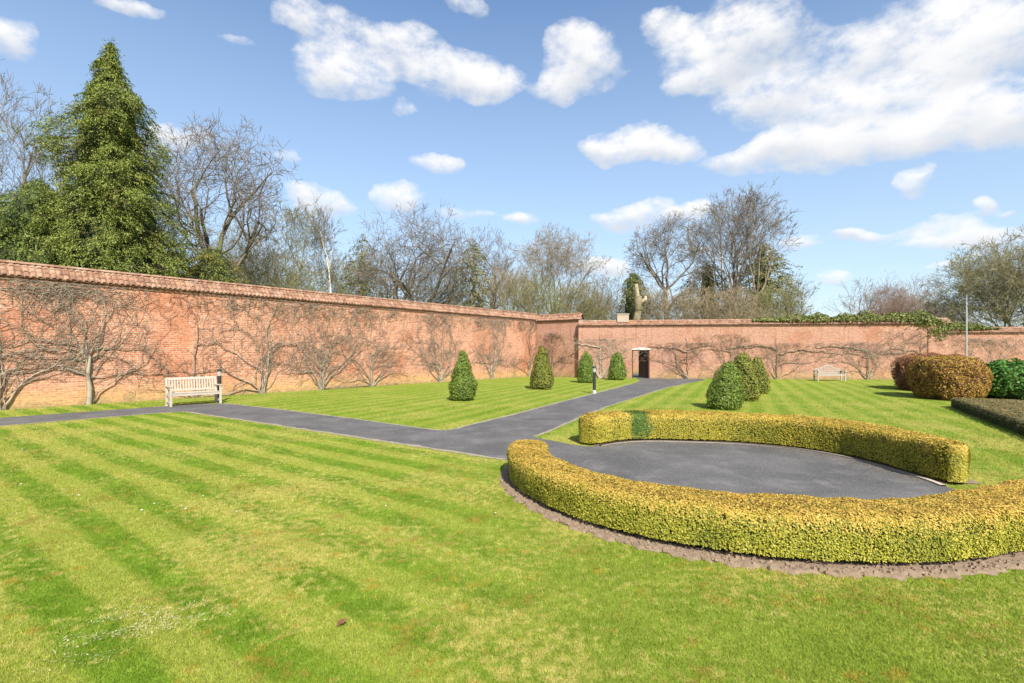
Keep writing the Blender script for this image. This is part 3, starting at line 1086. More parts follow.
def hedge(name, label, centre_fn, length, h, width_fn, leaf, count, mat, core, seed, lift=.05, rough=.030, overhang=.05, group=None, top_jit=.0, cap=True):
    """centre_fn(s)->(x,y,nx,ny): middle line and sideways normal; the cross-section is a rounded box a bit wider at the top"""
    root = thing(name, label, 'hedge', (*centre_fn(length / 2)[:2], 0), 0, group)
    ox, oy = centre_fn(length / 2)[:2]
    rg = np.random.default_rng(seed)

    def section(n, shrink):
        P = []
        for j in range(n):
            P.append(j / (n - 1))
        return P

    def surf(S, Q, shrink=0.0):
        """S along, Q around (0..1): world points + normals"""
        n = len(S)
        C = np.array([centre_fn(s) for s in S])
        Wd = np.array([width_fn(s) for s in S])
        a = Wd / 2 - shrink
        hh = h - shrink
        per = 2 * (hh - lift) + 2 * a
        d = Q * per
        side1 = d < (hh - lift)
        top_ = (~side1) & (d < (hh - lift) + 2 * a)
        off = np.where(side1, -a, np.where(top_, -a + (d - (hh - lift)), a))
        z = np.where(side1, lift + d, np.where(top_, hh, hh - (d - (hh - lift) - 2 * a)))
        nu = np.where(side1, -1.0, np.where(top_, 0.0, 1.0))
        nz = np.where(top_, 1.0, 0.0)
        # round the shoulders
        rc = min(.15, h * .3)
        ex = np.maximum(np.abs(off) - (a - rc), 0)
        ez = np.maximum(z - (hh - rc), 0)
        lnn = np.sqrt(ex ** 2 + ez ** 2)
        k = np.where((ex > 0) & (ez > 0) & (lnn > rc), rc / np.maximum(lnn, 1e-6), 1.0)
        sg = np.sign(off)
        off2 = np.where((ex > 0) & (ez > 0), sg * (a - rc + ex * k), off)
        z2 = np.where((ex > 0) & (ez > 0), hh - rc + ez * k, z)
        nu = np.where((ex > 0) & (ez > 0), sg * ex / np.maximum(lnn, 1e-6), nu)
        nz = np.where((ex > 0) & (ez > 0), ez / np.maximum(lnn, 1e-6), nz)
        # sides lean in towards the ground; ends close in
        off2 = off2 - np.sign(off2) * overhang * (1 - z2 / hh) ** 1.5
        e = np.minimum(S, length - S)
        if cap:
            rr = .34
            kk = np.where(e < rr, np.sqrt(np.maximum(1 - ((rr - e) / rr) ** 2, 0.0)), 1.0)
            off2 = off2 * (.35 + .65 * kk)
            z2 = lift + (z2 - lift) * (.80 + .20 * kk)
        X = C[:, 0] + C[:, 2] * off2
        Y = C[:, 1] + C[:, 3] * off2
        P = np.stack([X, Y, z2], axis=1)
        Nn = unit(np.stack([C[:, 2] * nu, C[:, 3] * nu, nz], axis=1))
        return P, Nn

    # core
    ns, nq = int(length / .10) + 2, 22
    S, Q = np.meshgrid(np.linspace(0.02, length - .02, ns), np.linspace(0, 1, nq), indexing='ij')
    P, Nn = surf(S.ravel(), Q.ravel(), .035)
    P = P + Nn * (sines(P, 14, seed)[:, None] * rough * .7 - .01) - np.array([ox, oy, 0])
    idx = np.arange(ns * nq).reshape(ns, nq)
    Fq = np.stack([idx[:-1, :-1], idx[1:, :-1], idx[1:, 1:], idx[:-1, 1:]], axis=-1).reshape(-1, 4)
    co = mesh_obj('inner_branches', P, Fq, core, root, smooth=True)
    # end caps of the core
    # leaves on the surface, a few deeper
    S = rg.uniform(0, length, count)
    Q = rg.uniform(0, 1, count)
    P, Nn = surf(S, Q)
    dep = np.abs(rg.normal(size=count)) * .011
    wob = sines(P, 11, seed + 1) * rough * .55 + sines(P, 2.2, seed + 2) * rough * .4
    P = P + Nn * (wob - dep + .012)[:, None]
    # ends
    ne = int(count * width_fn(0) / (length * 2.2)) + 30
    ends = []
    for (s_e, sgn) in ((0.0, -1), (length, 1)):
        c0 = np.array(centre_fn(s_e))
        c1 = np.array(centre_fn(length * .02 if s_e == 0 else length * .98))
        dr_ = unit((c0[:2] - c1[:2])[None])[0]
        a = width_fn(s_e) / 2 * .5
        uu = rg.uniform(-1, 1, ne * 2)
        zz = lift + rg.uniform(0, 1, ne * 2) * (h * .95 - lift)
        bul = .05 * (1 - uu ** 2) - .02
        Pe = np.stack([c0[0] + c0[2] * uu * a + dr_[0] * bul, c0[1] + c0[3] * uu * a + dr_[1] * bul, zz], axis=1)
        Ne = np.tile(np.array([[dr_[0], dr_[1], .15]]), (ne * 2, 1))
        Pe = Pe - Ne * (np.abs(rg.normal(size=(ne * 2, 1))) * .02)
        ends.append((Pe, Ne))
    P = np.concatenate([P] + [e[0] for e in ends])
    Nn = np.concatenate([Nn] + [e[1] for e in ends])
    keep = sines(P, 5.5, seed + 5) + rg.normal(size=len(P)) * .35 > -1.7
    P, Nn = P[keep], Nn[keep]
    Vl = leaf_arrays(P - np.array([ox, oy, 0]), Nn + np.array([0, 0, .25]), leaf, .72, .34, rg)
    leaves_obj('foliage', Vl, mat, root)
    return root


def arc_fn(tin, tout, th0, th1):
    ts = np.linspace(th0, th1, 160)
    pts = np.array([pol((interp(tin, a) + interp(tout, a)) / 2, a) for a in ts])
    dl = np.concatenate([[0], np.cumsum(np.linalg.norm(np.diff(pts, axis=0), axis=1))])
    wd = np.array([interp(tout, a) - interp(tin, a) for a in ts])

    def c(s):
        a = float(np.interp(s, dl, ts))
        x = float(np.interp(s, dl, pts[:, 0])); y = float(np.interp(s, dl, pts[:, 1]))
        return (x, y, cos(R(a)), sin(R(a)))

    return c, float(dl[-1]), lambda s: float(np.interp(s, dl, wd))


c_, l_, w_ = arc_fn(NEAR_IN, NEAR_OUT, 168, 341)
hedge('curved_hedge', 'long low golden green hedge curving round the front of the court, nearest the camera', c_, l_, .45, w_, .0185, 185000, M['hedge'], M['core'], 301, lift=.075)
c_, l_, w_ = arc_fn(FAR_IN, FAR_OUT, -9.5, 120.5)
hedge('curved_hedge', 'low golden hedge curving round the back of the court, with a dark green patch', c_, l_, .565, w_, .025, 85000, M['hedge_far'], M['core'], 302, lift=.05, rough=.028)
# a darker self-sown plant grown into the far hedge
q0, q1 = G(948, 406.5), G(1075, 457)
dl = sqrt((q1[0] - q0[0]) ** 2 + (q1[1] - q0[1]) ** 2)
du = ((q1[0] - q0[0]) / dl, (q1[1] - q0[1]) / dl)
HN = (-du[1], du[0])
if HN[0] < 0: HN = (-HN[0], -HN[1])
hedge('box_hedge', 'broad very low straight box hedge with a brownish top at the right', lambda s: (q0[0] + du[0] * s + HN[0] * .95, q0[1] + du[1] * s + HN[1] * .95, HN[0], HN[1]), dl, .32, lambda s: 1.9, .034, 42000, M['hedge_low'], M['core_g'], 303, lift=.03, overhang=.01)
bedp = [(q0[0] + HN[0] * .3, q0[1] + HN[1] * .3), (q0[0] + HN[0] * .3 + du[0] * dl, q0[1] + HN[1] * .3 + du[1] * dl), (q1[0] + 9, q1[1]), (24, 17.0), (19, 18.4)]
tag(MB().poly(bedp, .012).build('flower_bed', M['bed']), kind='structure')
tag(MB().poly([G(984, 401.5), G(1000, 401.0), G(1060, 401.3), G(1060, 404.5), G(1010, 404.0)], .017).build('bed_path', M['edging']), kind='structure')

# ------------------------------------------------------------------ clipped cones and bushes
M['cone_dark'] = leaf_mat('yew_dark', [(.065, .115, .014), (.135, .195, .024), (.225, .275, .042)], trans=.15, pscale=6)
M['cone_gold'] = leaf_mat('yew_golden', [(.085, .115, .014), (.180, .190, .025), (.310, .280, .045)], trans=.15, pscale=5, patch=((.10, .06, .02), 2.5, .4))
M['cone_lime'] = leaf_mat('yew_fresh', [(.075, .135, .014), (.145, .215, .025), (.225, .290, .045)], trans=.15, pscale=6)
M['laurel'] = leaf_mat('laurel_leaf', [(.030, .095, .010), (.065, .175, .018), (.14, .27, .045)], trans=.12, rough=.55, pscale=4)
M['gold_twig'] = leaf_mat('golden_twig_leaf', [(.24, .10, .045), (.37, .205, .042), (.50, .41, .065)], trans=.2, pscale=2.5, patch=((.17, .06, .03), 1.2, .5))
M['red_twig'] = leaf_mat('red_twig_leaf', [(.20, .075, .045), (.32, .14, .07), (.44, .24, .09)], trans=.2, pscale=2.5)


def revolve(name, label, cat, loc, prof, mat, core, leaf, count, seed, sx=1.0, sy=1.0, rz=0.0, lean=(0, 0), rough=.058, group=None, parts=('foliage', 'inner_branches'), tilt=.5):
    """prof: list of (radius, height) bottom to top"""
    root = thing(name, label, cat, (loc[0], loc[1], 0), rz, group)
    rg = np.random.default_rng(seed)
    pr_ = np.array(prof)
    dl = np.concatenate([[0], np.cumsum(np.linalg.norm(np.diff(pr_, axis=0), axis=1))])
    # area weighting
    tt = np.linspace(0, dl[-1], 400)
    rad = np.interp(tt, dl, pr_[:, 0])
    cdf = np.cumsum(rad + .02); cdf /= cdf[-1]

    def surf(T, Aa, shrink=0.0):
        r = np.maximum(np.interp(T, dl, pr_[:, 0]) - shrink, 0.0)
        z = np.interp(T, dl, pr_[:, 1])
        e = .02
        dr_ = np.interp(np.minimum(T + e, dl[-1]), dl, pr_[:, 0]) - np.interp(np.maximum(T - e, 0), dl, pr_[:, 0])
        dz_ = np.interp(np.minimum(T + e, dl[-1]), dl, pr_[:, 1]) - np.interp(np.maximum(T - e, 0), dl, pr_[:, 1])
        hmax = pr_[:, 1].max()
        P = np.stack([r * np.cos(Aa) * sx + lean[0] * z / hmax, r * np.sin(Aa) * sy + lean[1] * z / hmax, z - shrink * (z / hmax)], axis=1)
        Nn = unit(np.stack([dz_ * np.cos(Aa), dz_ * np.sin(Aa), -dr_], axis=1))
        return P, Nn

    nt_, na = 26, 36
    T, Aa = np.meshgrid(np.linspace(0, dl[-1], nt_), np.linspace(0, 2 * pi, na, endpoint=False), indexing='ij')
    P, Nn = surf(T.ravel(), Aa.ravel(), leaf * 1.4)
    P = P + Nn * (sines(P, 7, seed)[:, None] * rough * .7)
    P[:, 2] = np.maximum(P[:, 2], .0)
    idx = np.arange(nt_ * na).reshape(nt_, na)
    nx_ = np.roll(idx, -1, axis=1)
    Fq = np.stack([idx[:-1], nx_[:-1], nx_[1:], idx[1:]], axis=-1).reshape(-1, 4)
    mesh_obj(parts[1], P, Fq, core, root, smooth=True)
    T = np.interp(rg.uniform(0, 1, count), cdf, tt)
    Aa = rg.uniform(0, 2 * pi, count)
    P, Nn = surf(T, Aa)
    wob = sines(P, 7, seed) * rough + sines(P, 18, seed + 4) * rough * .5
    P = P + Nn * (wob - np.abs(rg.normal(size=count)) * leaf * .9 + leaf * .2)[:, None]
    P[:, 2] = np.maximum(P[:, 2], .02)
    keep = sines(P, 9, seed + 9) + rg.normal(size=count) * .4 > -1.25
    Vl = leaf_arrays(P[keep], Nn[keep] + np.array([0, 0, .2]), leaf, .6, tilt, rg)
    leaves_obj(parts[0], Vl, mat, root)
    return root


def cone_prof(r, h, k=1.0):
    return [(r * .72, .02), (r * .95, .12), (r, .28), (r * .93, h * .35), (r * .74, h * .58), (r * .50, h * .78), (r * .27, h * .92), (r * .10, h * .985), (.0, h)]


def dome_prof(r, h):
    return [(r * .80, .02), (r * .98, .14), (r, h * .24), (r * .93, h * .45), (r * .76, h * .66), (r * .52, h * .84), (r * .27, h * .955), (.0, h)]


def egg_prof(r, h):
    return [(r * .78, .02), (r * .97, .14), (r, h * .25), (r * .97, h * .5), (r * .84, h * .70), (r * .60, h * .87), (r * .32, h * .96), (.0, h)]


GC = 'clipped cones along the path'
revolve('clipped_cone', 'dark green clipped yew cone standing nearest on the middle lawn', 'topiary', (-1.84, 18.7 + .3), cone_prof(.51, 1.86), M['cone_dark'], M['core_g'], .055, 7000, 401, group=GC)
revolve('clipped_cone', 'tallest pointed yew cone with bronze tinted tips, second along the middle lawn', 'topiary', (1.43, 24.4 + .3), cone_prof(.56, 2.12), M['cone_gold'], M['core_g'], .062, 6500, 402, group=GC, rough=.055)
revolve('clipped_cone', 'olive green clipped cone directly behind the lamp post with the white base', 'topiary', (4.34, 29.8), dome_prof(.50, 1.86), M['cone_lime'], M['core_g'], .065, 5000, 403, group=GC)
revolve('clipped_cone', 'bright green egg shaped cone close to the left side of the doorway', 'topiary', (6.78, 32.8), dome_prof(.56, 1.82), M['cone_lime'], M['core_g'], .07, 4500, 404, group=GC)
GR = 'three clipped bushes on the right lawn'
revolve('clipped_bush', 'dark green leaning dome bush in front of the other two behind the hedge', 'topiary', (6.72, 16.1), dome_prof(.52, 1.56), M['cone_dark'], M['core_g'], .055, 8000, 405, lean=(.22, .1), group=GR)
revolve('clipped_bush', 'golden green pointed bush in the middle of the group of three', 'topiary', (8.62, 19.0), dome_prof(.58, 1.80), M['cone_gold'], M['core_g'], .06, 7000, 406, group=GR, rough=.06)
revolve('clipped_bush', 'olive green bush farthest back in the group of three', 'topiary', (10.65, 22.2), dome_prof(.52, 1.60), M['cone_gold'], M['core_g'], .06, 5000, 407, group=GR)
BUSH = lambda r, h: [(r * .72, .02), (r * .92, .2), (r * 1.0, h * .35), (r * 1.0, h * .62), (r * .93, h * .84), (r * .75, h * .96), (r * .4, h), (0.0, h)]
BUSH2 = lambda r, h: [(r * .80, .02), (r * .97, .25), (r, h * .35), (r * .98, h * .58), (r * .86, h * .78), (r * .66, h * .91), (r * .36, h * .985), (0.0, h)]
revolve('clipped_shrub', 'rounded golden yellow and copper twiggy shrub beside the end of the dark box hedge', 'shrub', (16.95, 19.75), BUSH(1.20, 1.60), M['gold_twig'], M['core_r'], .058, 26000, 408, sx=.95, sy=1.35, rz=-.45, lean=(-.10, .1), rough=.10, tilt=1.1)
revolve('clipped_shrub', 'squarish dull red twiggy shrub behind the golden one, against the far wall', 'shrub', (19.9, 24.0), BUSH(1.50, 1.64), M['red_twig'], M['core_r'], .062, 22000, 409, sx=1.0, sy=1.35, rz=-.45, rough=.12, tilt=1.1)
revolve('laurel_bush', 'bright glossy green clipped laurel bush at the right edge', 'shrub', (20.15, 19.4), BUSH(2.0, 1.40), M['laurel'], M['core_g'], .11, 13000, 410, sx=1.15, sy=.9, rough=.17)

# ------------------------------------------------------------------ benches
def bench_root(name, label, loc, rz):
    return thing(name, label, 'bench', (loc[0], loc[1], 0), rz, None)


def garden_bench(loc, rz):
    root = bench_root('garden_bench', 'weathered pale wooden bench with a straight slatted back beside the path', loc, rz)
    Lb, D, m = 1.56, .50, M['bench']
    for sx in (-1, 1):
        x = sx * (Lb / 2 - .035)
        MB().box((x, -D / 2 + .03, .315), (.07, .06, .63)).build('leg', m, root, bevel=.006)
        b = MB()
        b.box((x, D / 2 - .03, .21), (.07, .06, .42))
        b.box((x, D / 2 + .02, .675), (.066, .055, .52), rx=-R(11))
        b.build('leg', m, root, bevel=.006)
        MB().box((x, -.01, .655), (.085, D + .03, .04)).build('armrest', m, root, bevel=.008)
        MB().box((x, 0, .14), (.04, D - .12, .05)).build('side_rail', m, root)
        MB().box((x, 0, .375), (.045, D - .12, .07)).build('side_rail', m, root)
    s = MB()
    for k in range(5):
        s.box((0, -D / 2 + .045 + k * .098, .435), (Lb - .15, .078, .028))
    s.build('seat', m, root, bevel=.004)
    MB().box((0, -D / 2 + .035, .378), (Lb - .145, .035, .075)).build('seat_rail', m, root)
    MB().box((0, D / 2 - .05, .378), (Lb - .145, .035, .075)).build('seat_rail', m, root)
    b = MB()
    tl = R(11)
    def bk(zz): return D / 2 - .02 + (zz - .42) * math.tan(tl)
    b.box((0, bk(.895), .895), (Lb - .145, .04, .085), rx=-tl)
    b.box((0, bk(.515), .515), (Lb - .145, .04, .055), rx=-tl)
    ns_ = 17
    for k in range(ns_):
        x = -(Lb - .24) / 2 + (Lb - .24) * k / (ns_ - 1)
        b.box((x, bk(.70), .70), (.042, .018, .325), rx=-tl)
    b.build('backrest', m, root)
    return root


wdir = atan2(LU[1], LU[0])
fm = ((G(171, 407)[0] + G(221, 403.7)[0]) / 2, (G(171, 407)[1] + G(221, 403.7)[1]) / 2)
bd = atan2(G(221, 403.7)[1] - G(171, 407)[1], G(221, 403.7)[0] - G(171, 407)[0])
bd = (bd + wdir) / 2
garden_bench((fm[0] - sin(bd) * .25, fm[1] + cos(bd) * .25), bd)


def arched_bench(loc, rz):
    root = bench_root('garden_bench', 'pale weathered bench with an arched back standing against the far wall', loc, rz)
    m = M['bench_dark']
    Lb, D = 1.66, .55
    for sx in (-1, 1):
        x = sx * (Lb / 2 - .04)
        MB().box((x, -D / 2 + .04, .30), (.07, .07, .60)).build('leg', m, root)
        MB().box((x, D / 2 - .04, .34), (.07, .07, .68)).build('leg', m, root)
        a = MB()
        a.box((x, -.01, .62), (.10, D + .02, .045))
        a.lathe([(.02, -.06), (.06, -.055), (.06, .055), (.02, .06)], 10, (x, -D / 2 - .0, .60))
        a.build('armrest', m, root)
    s = MB()
    for k in range(5):
        s.box((0, -D / 2 + .06 + k * .105, .43), (Lb - .09, .085, .03))
    s.box((0, -D / 2 + .04, .37), (Lb - .155, .035, .08))
    s.build('seat', m, root)
    b = MB()
    def top(x):
        ax = abs(x) / (Lb / 2)
        if ax < .55: return .78 + .22 * cos(ax / .55 * pi / 2)
        return .70 + .07 * sin((1 - ax) / .45 * pi)
    N_ = 40
    up = [(-(Lb - .15) / 2 + (Lb - .15) * k / N_) for k in range(N_ + 1)]
    b.prism([(x, top(x) - .075) for x in up] + [(x, top(x)) for x in up[::-1]], D / 2 - .045, D / 2)
    b.box((0, D / 2 - .0225, .50), (Lb - .155, .045, .05))
    b.box((0, D / 2 - .0225, .62), (Lb - .155, .035, .035))
    for k in range(15):
        x = -(Lb - .3) / 2 + (Lb - .3) * k / 14
        tz = top(x) - .05
        b.box((x, D / 2 - .0225, (tz + .52) / 2), (.038, .02, tz - .52))
    b.build('backrest', m, root)
    return root


arched_bench(XZ(829.5, 31.7), atan2(WALLS['back'][1][1], WALLS['back'][1][0]))

# ------------------------------------------------------------------ lamp bollards and the tall pole
def bollard(loc, label):
    root = thing('lamp_bollard', label, 'lamp post', (loc[0], loc[1], 0), 0, 'lamp bollards by the path')
    MB().lathe([(.085, 0), (.085, .13), (.075, .15)], 16).build('base', M['concrete'], root)
    MB().lathe([(.068, .148), (.068, .90), (.074, .905), (.074, .93)], 16).build('post', M['black'], root, smooth=False)
    MB().lathe([(.062, .93), (.066, .94), (.066, 1.10), (.062, 1.11)], 16).build('lens', M['lens'], root)
    l = MB()
    for k in range(3):
        l.lathe([(.080, .965 + k * .045), (.080, .972 + k * .045)], 16)
    MB().lathe([(.085, 1.108), (.085, 1.14), (.06, 1.18), (.0, 1.20)], 16).build('cap', M['black'], root)
    return root


def copy_tree(o, parent=None):
    c = o.copy()
    COL.objects.link(c)
    if parent is not None:
        c.parent = parent
    for ch in list(o.children):
        copy_tree(ch, c)
    return c


b1 = bollard(XZ(219.3, 18.5), 'black lamp bollard directly behind the right end of the slatted bench')
b2 = copy_tree(b1)
b2.location = (*G(594.3, 393.6), 0)
b2['label'] = 'black lamp bollard with a pale head and white base beside the path to the doorway'
for ch in b2.children:
    if ch.name.startswith('cap'):
        pass

pt = thing('metal_pole', 'thin tall grey metal pole before the low wall, between golden shrub and laurel', 'pole', (*XZ(966.5, 30.5), 0))
MB().lathe([(.045, 0), (.045, 4.4), (.03, 4.45), (.03, 5.2), (.0, 5.21)], 10).build('shaft', M['metal'], pt)
MB().lathe([(.08, .0), (.08, .12), (.05, .14)], 10).build('foot', M['metal'], pt)

# ------------------------------------------------------------------ ivy on the wall tops
M['ivy'] = leaf_mat('ivy_leaf', [(.070, .105, .020), (.160, .185, .042), (.29, .27, .10)], trans=.15, pscale=2.0, patch=((.20, .16, .08), 1.3, .5))


def ivy(name, label, key, pa, pb, ztop, lumps, seed, leaf=.11, dens=850, drop=None):
    rg = np.random.default_rng(seed)
    A, u, L = WALLS[key]
    s0, s1 = wall_s(key, pa), wall_s(key, pb)
    root = thing(name, label, 'ivy', (A[0] + u[0] * s0, A[1] + u[1] * s0, 0), atan2(u[1], u[0]))
    n = int((s1 - s0) * dens)
    s = rg.uniform(0, s1 - s0, n)
    f = s / (s1 - s0)
    amp = np.interp(f, [a for a, _ in lumps], [b for _, b in lumps]) * (1 + .5 * sines(np.stack([s, s * 0, s * 0], 1), 3.5, seed) + .35 * sines(np.stack([s, s * 0, s * 0], 1), 9, seed + 1))
    amp = np.maximum(amp, .02)
    th = rg.uniform(-.25, pi + .2, n)
    rr = rg.uniform(.55, 1.0, n)
    y = .2 - np.cos(th) * rr * (.30 + amp * .5)
    z = ztop - .12 + np.sin(th) * rr * amp
    P = np.stack([s, y, z], axis=1)
    Nn = unit(np.stack([np.zeros(n), -np.cos(th), np.sin(th) + .3], axis=1))
    if drop is not None:      # trails that hang down the face of the wall
        fd, wd, hd_, nd = drop
        sd = rg.normal(fd * (s1 - s0), wd, nd)
        zd = ztop - .1 - np.abs(rg.normal(0, hd_, nd))
        P = np.concatenate([P, np.stack([sd, -.10 - rg.uniform(0, .18, nd), zd], 1)])
        Nn = np.concatenate([Nn, np.tile([[0, -1, .3]], (nd, 1))])
    leaves_obj('foliage', leaf_arrays(P, Nn, leaf, .8, .8, rg), M['ivy'], root)
    return root


ivy('ivy', 'long mat of ivy along the coping of the wall with the doorway', 'back', 752, 936, 4.0, [(0, .10), (.1, .20), (.3, .40), (.6, .44), (.8, .50), (.93, .56), (1, .45)], 501, drop=(.95, .5, .22, 500))
ivy('ivy', 'shorter mat of ivy along the top of the lowest wall at the right', 'right', 937, 1000, 3.42, [(0, .55), (.3, .4), (.7, .34), (1, .06)], 502, drop=(.02, .3, .3, 200))

# ------------------------------------------------------------------ trees beyond the wall
M['bark_grey'] = bark_mat('grey_twigs', (.115, .095, .074), (.25, .21, .165), scale=.6)
M['bark_olive'] = bark_mat('lichened_twigs', (.130, .115, .060), (.28, .245, .130), (.215, .21, .088), scale=.5)
M['bark_tan'] = bark_mat('tan_twigs', (.18, .138, .085), (.35, .28, .175), scale=.5)
M['bark_red'] = bark_mat('reddish_twigs', (.165, .110, .085), (.30, .21, .16), scale=.5)
M['bark_oak'] = bark_mat('oak_bark', (.060, .050, .036), (.145, .120, .082), (.12, .118, .055), scale=1.2)
M['bark_birch'] = bark_mat('birch_bark', (.42, .39, .34), (.62, .59, .53), scale=1.5)
M['bark_trunk'] = bark_mat('trunk_bark', (.120, .095, .068), (.25, .205, .15), scale=1.0)


def bare_tree(name, label, x, y, height, crown_r, crown_z0, seed, trunk_r=.3, fork=.35, twig_mat='bark_grey', trunk_mat='bark_oak', kids=(6, 6, 6, 5), stems=1,
              spread=.75, up=.18, twig_r=.0135, wig=.15, vase=0.0, group='bare trees beyond the wall', cat='tree', len1=.62):
    rg = random.Random(seed)
    root = thing(name, label, cat, (x, y, 0), 0, group)
    thick, thin = [], []
    zc = (height + crown_z0) / 2
    hz = (height - crown_z0) / 2

    def inside(p):
        ex = (p[0] ** 2 + p[1] ** 2) / (crown_r ** 2)
        dz_ = (p[2] - zc) / hz
        if p[2] < zc:
            dz_ *= .25
        return ex + dz_ * dz_

    def run(p, d, length, r, lev):
        nst = (7, 6, 5, 4, 3, 2)[min(lev, 5)]
        step = length / nst
        rr = r
        nk = kids[lev] if lev < len(kids) else 0
        out = 0
        pts = []
        for k in range(nst):
            w = wig * (1 + .10 * lev)
            d = [d[0] + rg.gauss(0, w), d[1] + rg.gauss(0, w), d[2] + rg.gauss(0, w) + up * (.6 if lev < 3 else .4)]
            l = sqrt(d[0] ** 2 + d[1] ** 2 + d[2] ** 2)
            d = [c / l for c in d]
            q = (p[0] + d[0] * step, p[1] + d[1] * step, p[2] + d[2] * step)
            r2 = max(rr * (1 - .55 / nst * 1.3), twig_r * .6)
            (thick if lev < 2 else thin).append((*p, *q, rr, r2))
            p, rr = q, r2
            pts.append((p, d, rr, (k + 1) / nst))
            if lev > 0 and (p[2] > height or inside(p) > 1.0 + rg.gauss(0, .08)):
                out += 1
                lst = thick if lev < 2 else thin
                lst[-1] = (*lst[-1][:7], twig_r)
                if out > 0: break
        if nk == 0 or not pts: return
        m_ = nk if len(pts) == nst else max(1, int(nk * .7))
        for k in range(m_):
            f = (k + .6) / m_
            f = .22 + .78 * f
            j = min(len(pts) - 1, int(f * len(pts) - .001))
            (pp, dd, r_, t_) = pts[j]
            # a direction turned away from the parent
            ang = spread * rg.uniform(.55, 1.3)
            ax = [rg.gauss(0, 1) for _ in range(3)]
            dot = sum(a * b for a, b in zip(ax, dd))
            ax = [a - dot * b for a, b in zip(ax, dd)]
            l = sqrt(sum(a * a for a in ax)) or 1
            nd = [dd[i] * cos(ang) + ax[i] / l * sin(ang) for i in range(3)]
            cl = length * len1 * rg.uniform(.65, 1.2)
            run(pp, nd, cl, max(r_ * rg.uniform(.5, .72), twig_r), lev + 1)

    for sidx in range(stems):
        if stems == 1:
            bx_, by_, d0 = 0, 0, [rg.gauss(0, .04), rg.gauss(0, .04), 1.0]
        else:
            a = 2 * pi * sidx / stems + rg.gauss(0, .3)
            q = rg.uniform(.1, 1.0)
            bx_, by_ = cos(a) * crown_r * .12 * q, sin(a) * crown_r * .12 * q
            d0 = [cos(a) * vase * q, sin(a) * vase * q, 1.0]
        th = height * fork
        # trunk
        p = (bx_, by_, -.1)
        d = d0
        rr = trunk_r
        nseg = 6
        tp = []
        for k in range(nseg):
            d = [d[0] + rg.gauss(0, .05), d[1] + rg.gauss(0, .05), d[2]]
            l = sqrt(sum(c * c for c in d)); d = [c / l for c in d]
            q = tuple(p[i] + d[i] * th / nseg for i in range(3))
            r2 = rr * (.94 if k else .86)
            thick.append((*p, *q, rr * (1.18 if k == 0 else 1.0), r2))
            p, rr = q, r2
            tp.append((p, d, rr))
        nl = kids[0]
        reach = max(height - th, crown_r * 1.1) * .70
        for k in range(nl):
            (pp, dd, r_) = tp[-1] if k < nl * .7 else tp[rg.choice((-2, -3))]
            a = 2 * pi * k / nl + rg.gauss(0, .4)
            tilt_ = spread * rg.uniform(.35, 1.15)
            if stems > 1: tilt_ *= .7
            nd = [dd[0] + cos(a) * math.tan(tilt_ * .9), dd[1] + sin(a) * math.tan(tilt_ * .9), 1.0]
            l = sqrt(sum(c * c for c in nd)); nd = [c / l for c in nd]
            run(pp, nd, reach * rg.uniform(.75, 1.15), r_ * rg.uniform(.45, .68), 1)
    segs_mesh('trunk', thick, M[trunk_mat], root, 6)
    segs_mesh('crown', thin, M[twig_mat], root, 3)
    return root


def tree_px(name, label, px, ytop, hw, Z, ybot, seed, **kw):
    x, y = XZ(px, Z)
    return bare_tree(name, label, x, y, HT(ytop, Z), hw * Z / F, HT(ybot, Z), seed, **kw)


K4 = (6, 6, 6, 5)
tree_px('bare_tree', 'bare grey tree with upright limbs behind the big conifer, at the left edge', 24, 112, 56, 42, 215, 1, trunk_r=.34, fork=.30, spread=.55, up=.22, kids=(7, 6, 5, 5, 7))
tree_px('bare_tree', 'large rounded bare oak right next to the big conifer', 212, 142, 66, 38, 272, 2, trunk_r=.62, fork=.36, spread=.85, up=.10, kids=(8, 7, 6, 5, 7), wig=.20, twig_mat='bark_grey')
tree_px('bare_tree', 'smaller dark bare tree squeezed between the big conifer and the rounded oak', 184, 196, 30, 41, 268, 3, trunk_r=.30, fork=.40, spread=.8, up=.1, kids=(6, 6, 5, 5), trunk_mat='bark_oak')
tree_px('bare_tree', 'olive twiggy tree to the right of the rounded oak', 262, 214, 40, 46, 305, 4, trunk_r=.22, fork=.25, spread=.75, kids=(7, 6, 5, 5, 7), twig_mat='bark_olive', wig=.2)
tree_px('bare_tree', 'olive twiggy tree left of the white stemmed birch', 300, 216, 36, 50, 305, 5, trunk_r=.2, fork=.25, spread=.7, kids=(7, 6, 5, 5, 7), twig_mat='bark_olive')
tree_px('birch_tree', 'slender birch with a white stem behind the long wall', 334, 206, 28, 48, 300, 6, trunk_r=.10, fork=.62, spread=.6, kids=(6, 6, 5, 4), trunk_mat='bark_birch', twig_mat='bark_grey')
tree_px('bare_tree', 'spreading bare oak with bent dark limbs behind the middle of the long wall', 408, 210, 58, 50, 312, 7, trunk_r=.55, fork=.22, spread=.9, up=.08, kids=(8, 7, 6, 5, 7), wig=.24, twig_mat='bark_grey')
tree_px('bare_tree', 'airy bare tree behind the hazy olive conifer, right of the spreading oak', 480, 228, 32, 58, 300, 8, trunk_r=.28, fork=.35, spread=.7, kids=(6, 6, 5, 5, 5))
tree_px('bare_tree', 'dome topped bare tree rising above the tan thicket left of the corner', 552, 233, 46, 62, 318, 9, trunk_r=.34, fork=.36, spread=.85, up=.14, kids=(8, 6, 5, 5, 7), twig_mat='bark_tan')
tree_px('bare_tree', 'thin grey young tree just right of the wall corner', 600, 276, 20, 66, 330, 10, trunk_r=.14, fork=.3, spread=.6, kids=(6, 6, 5, 5), twig_mat='bark_grey')
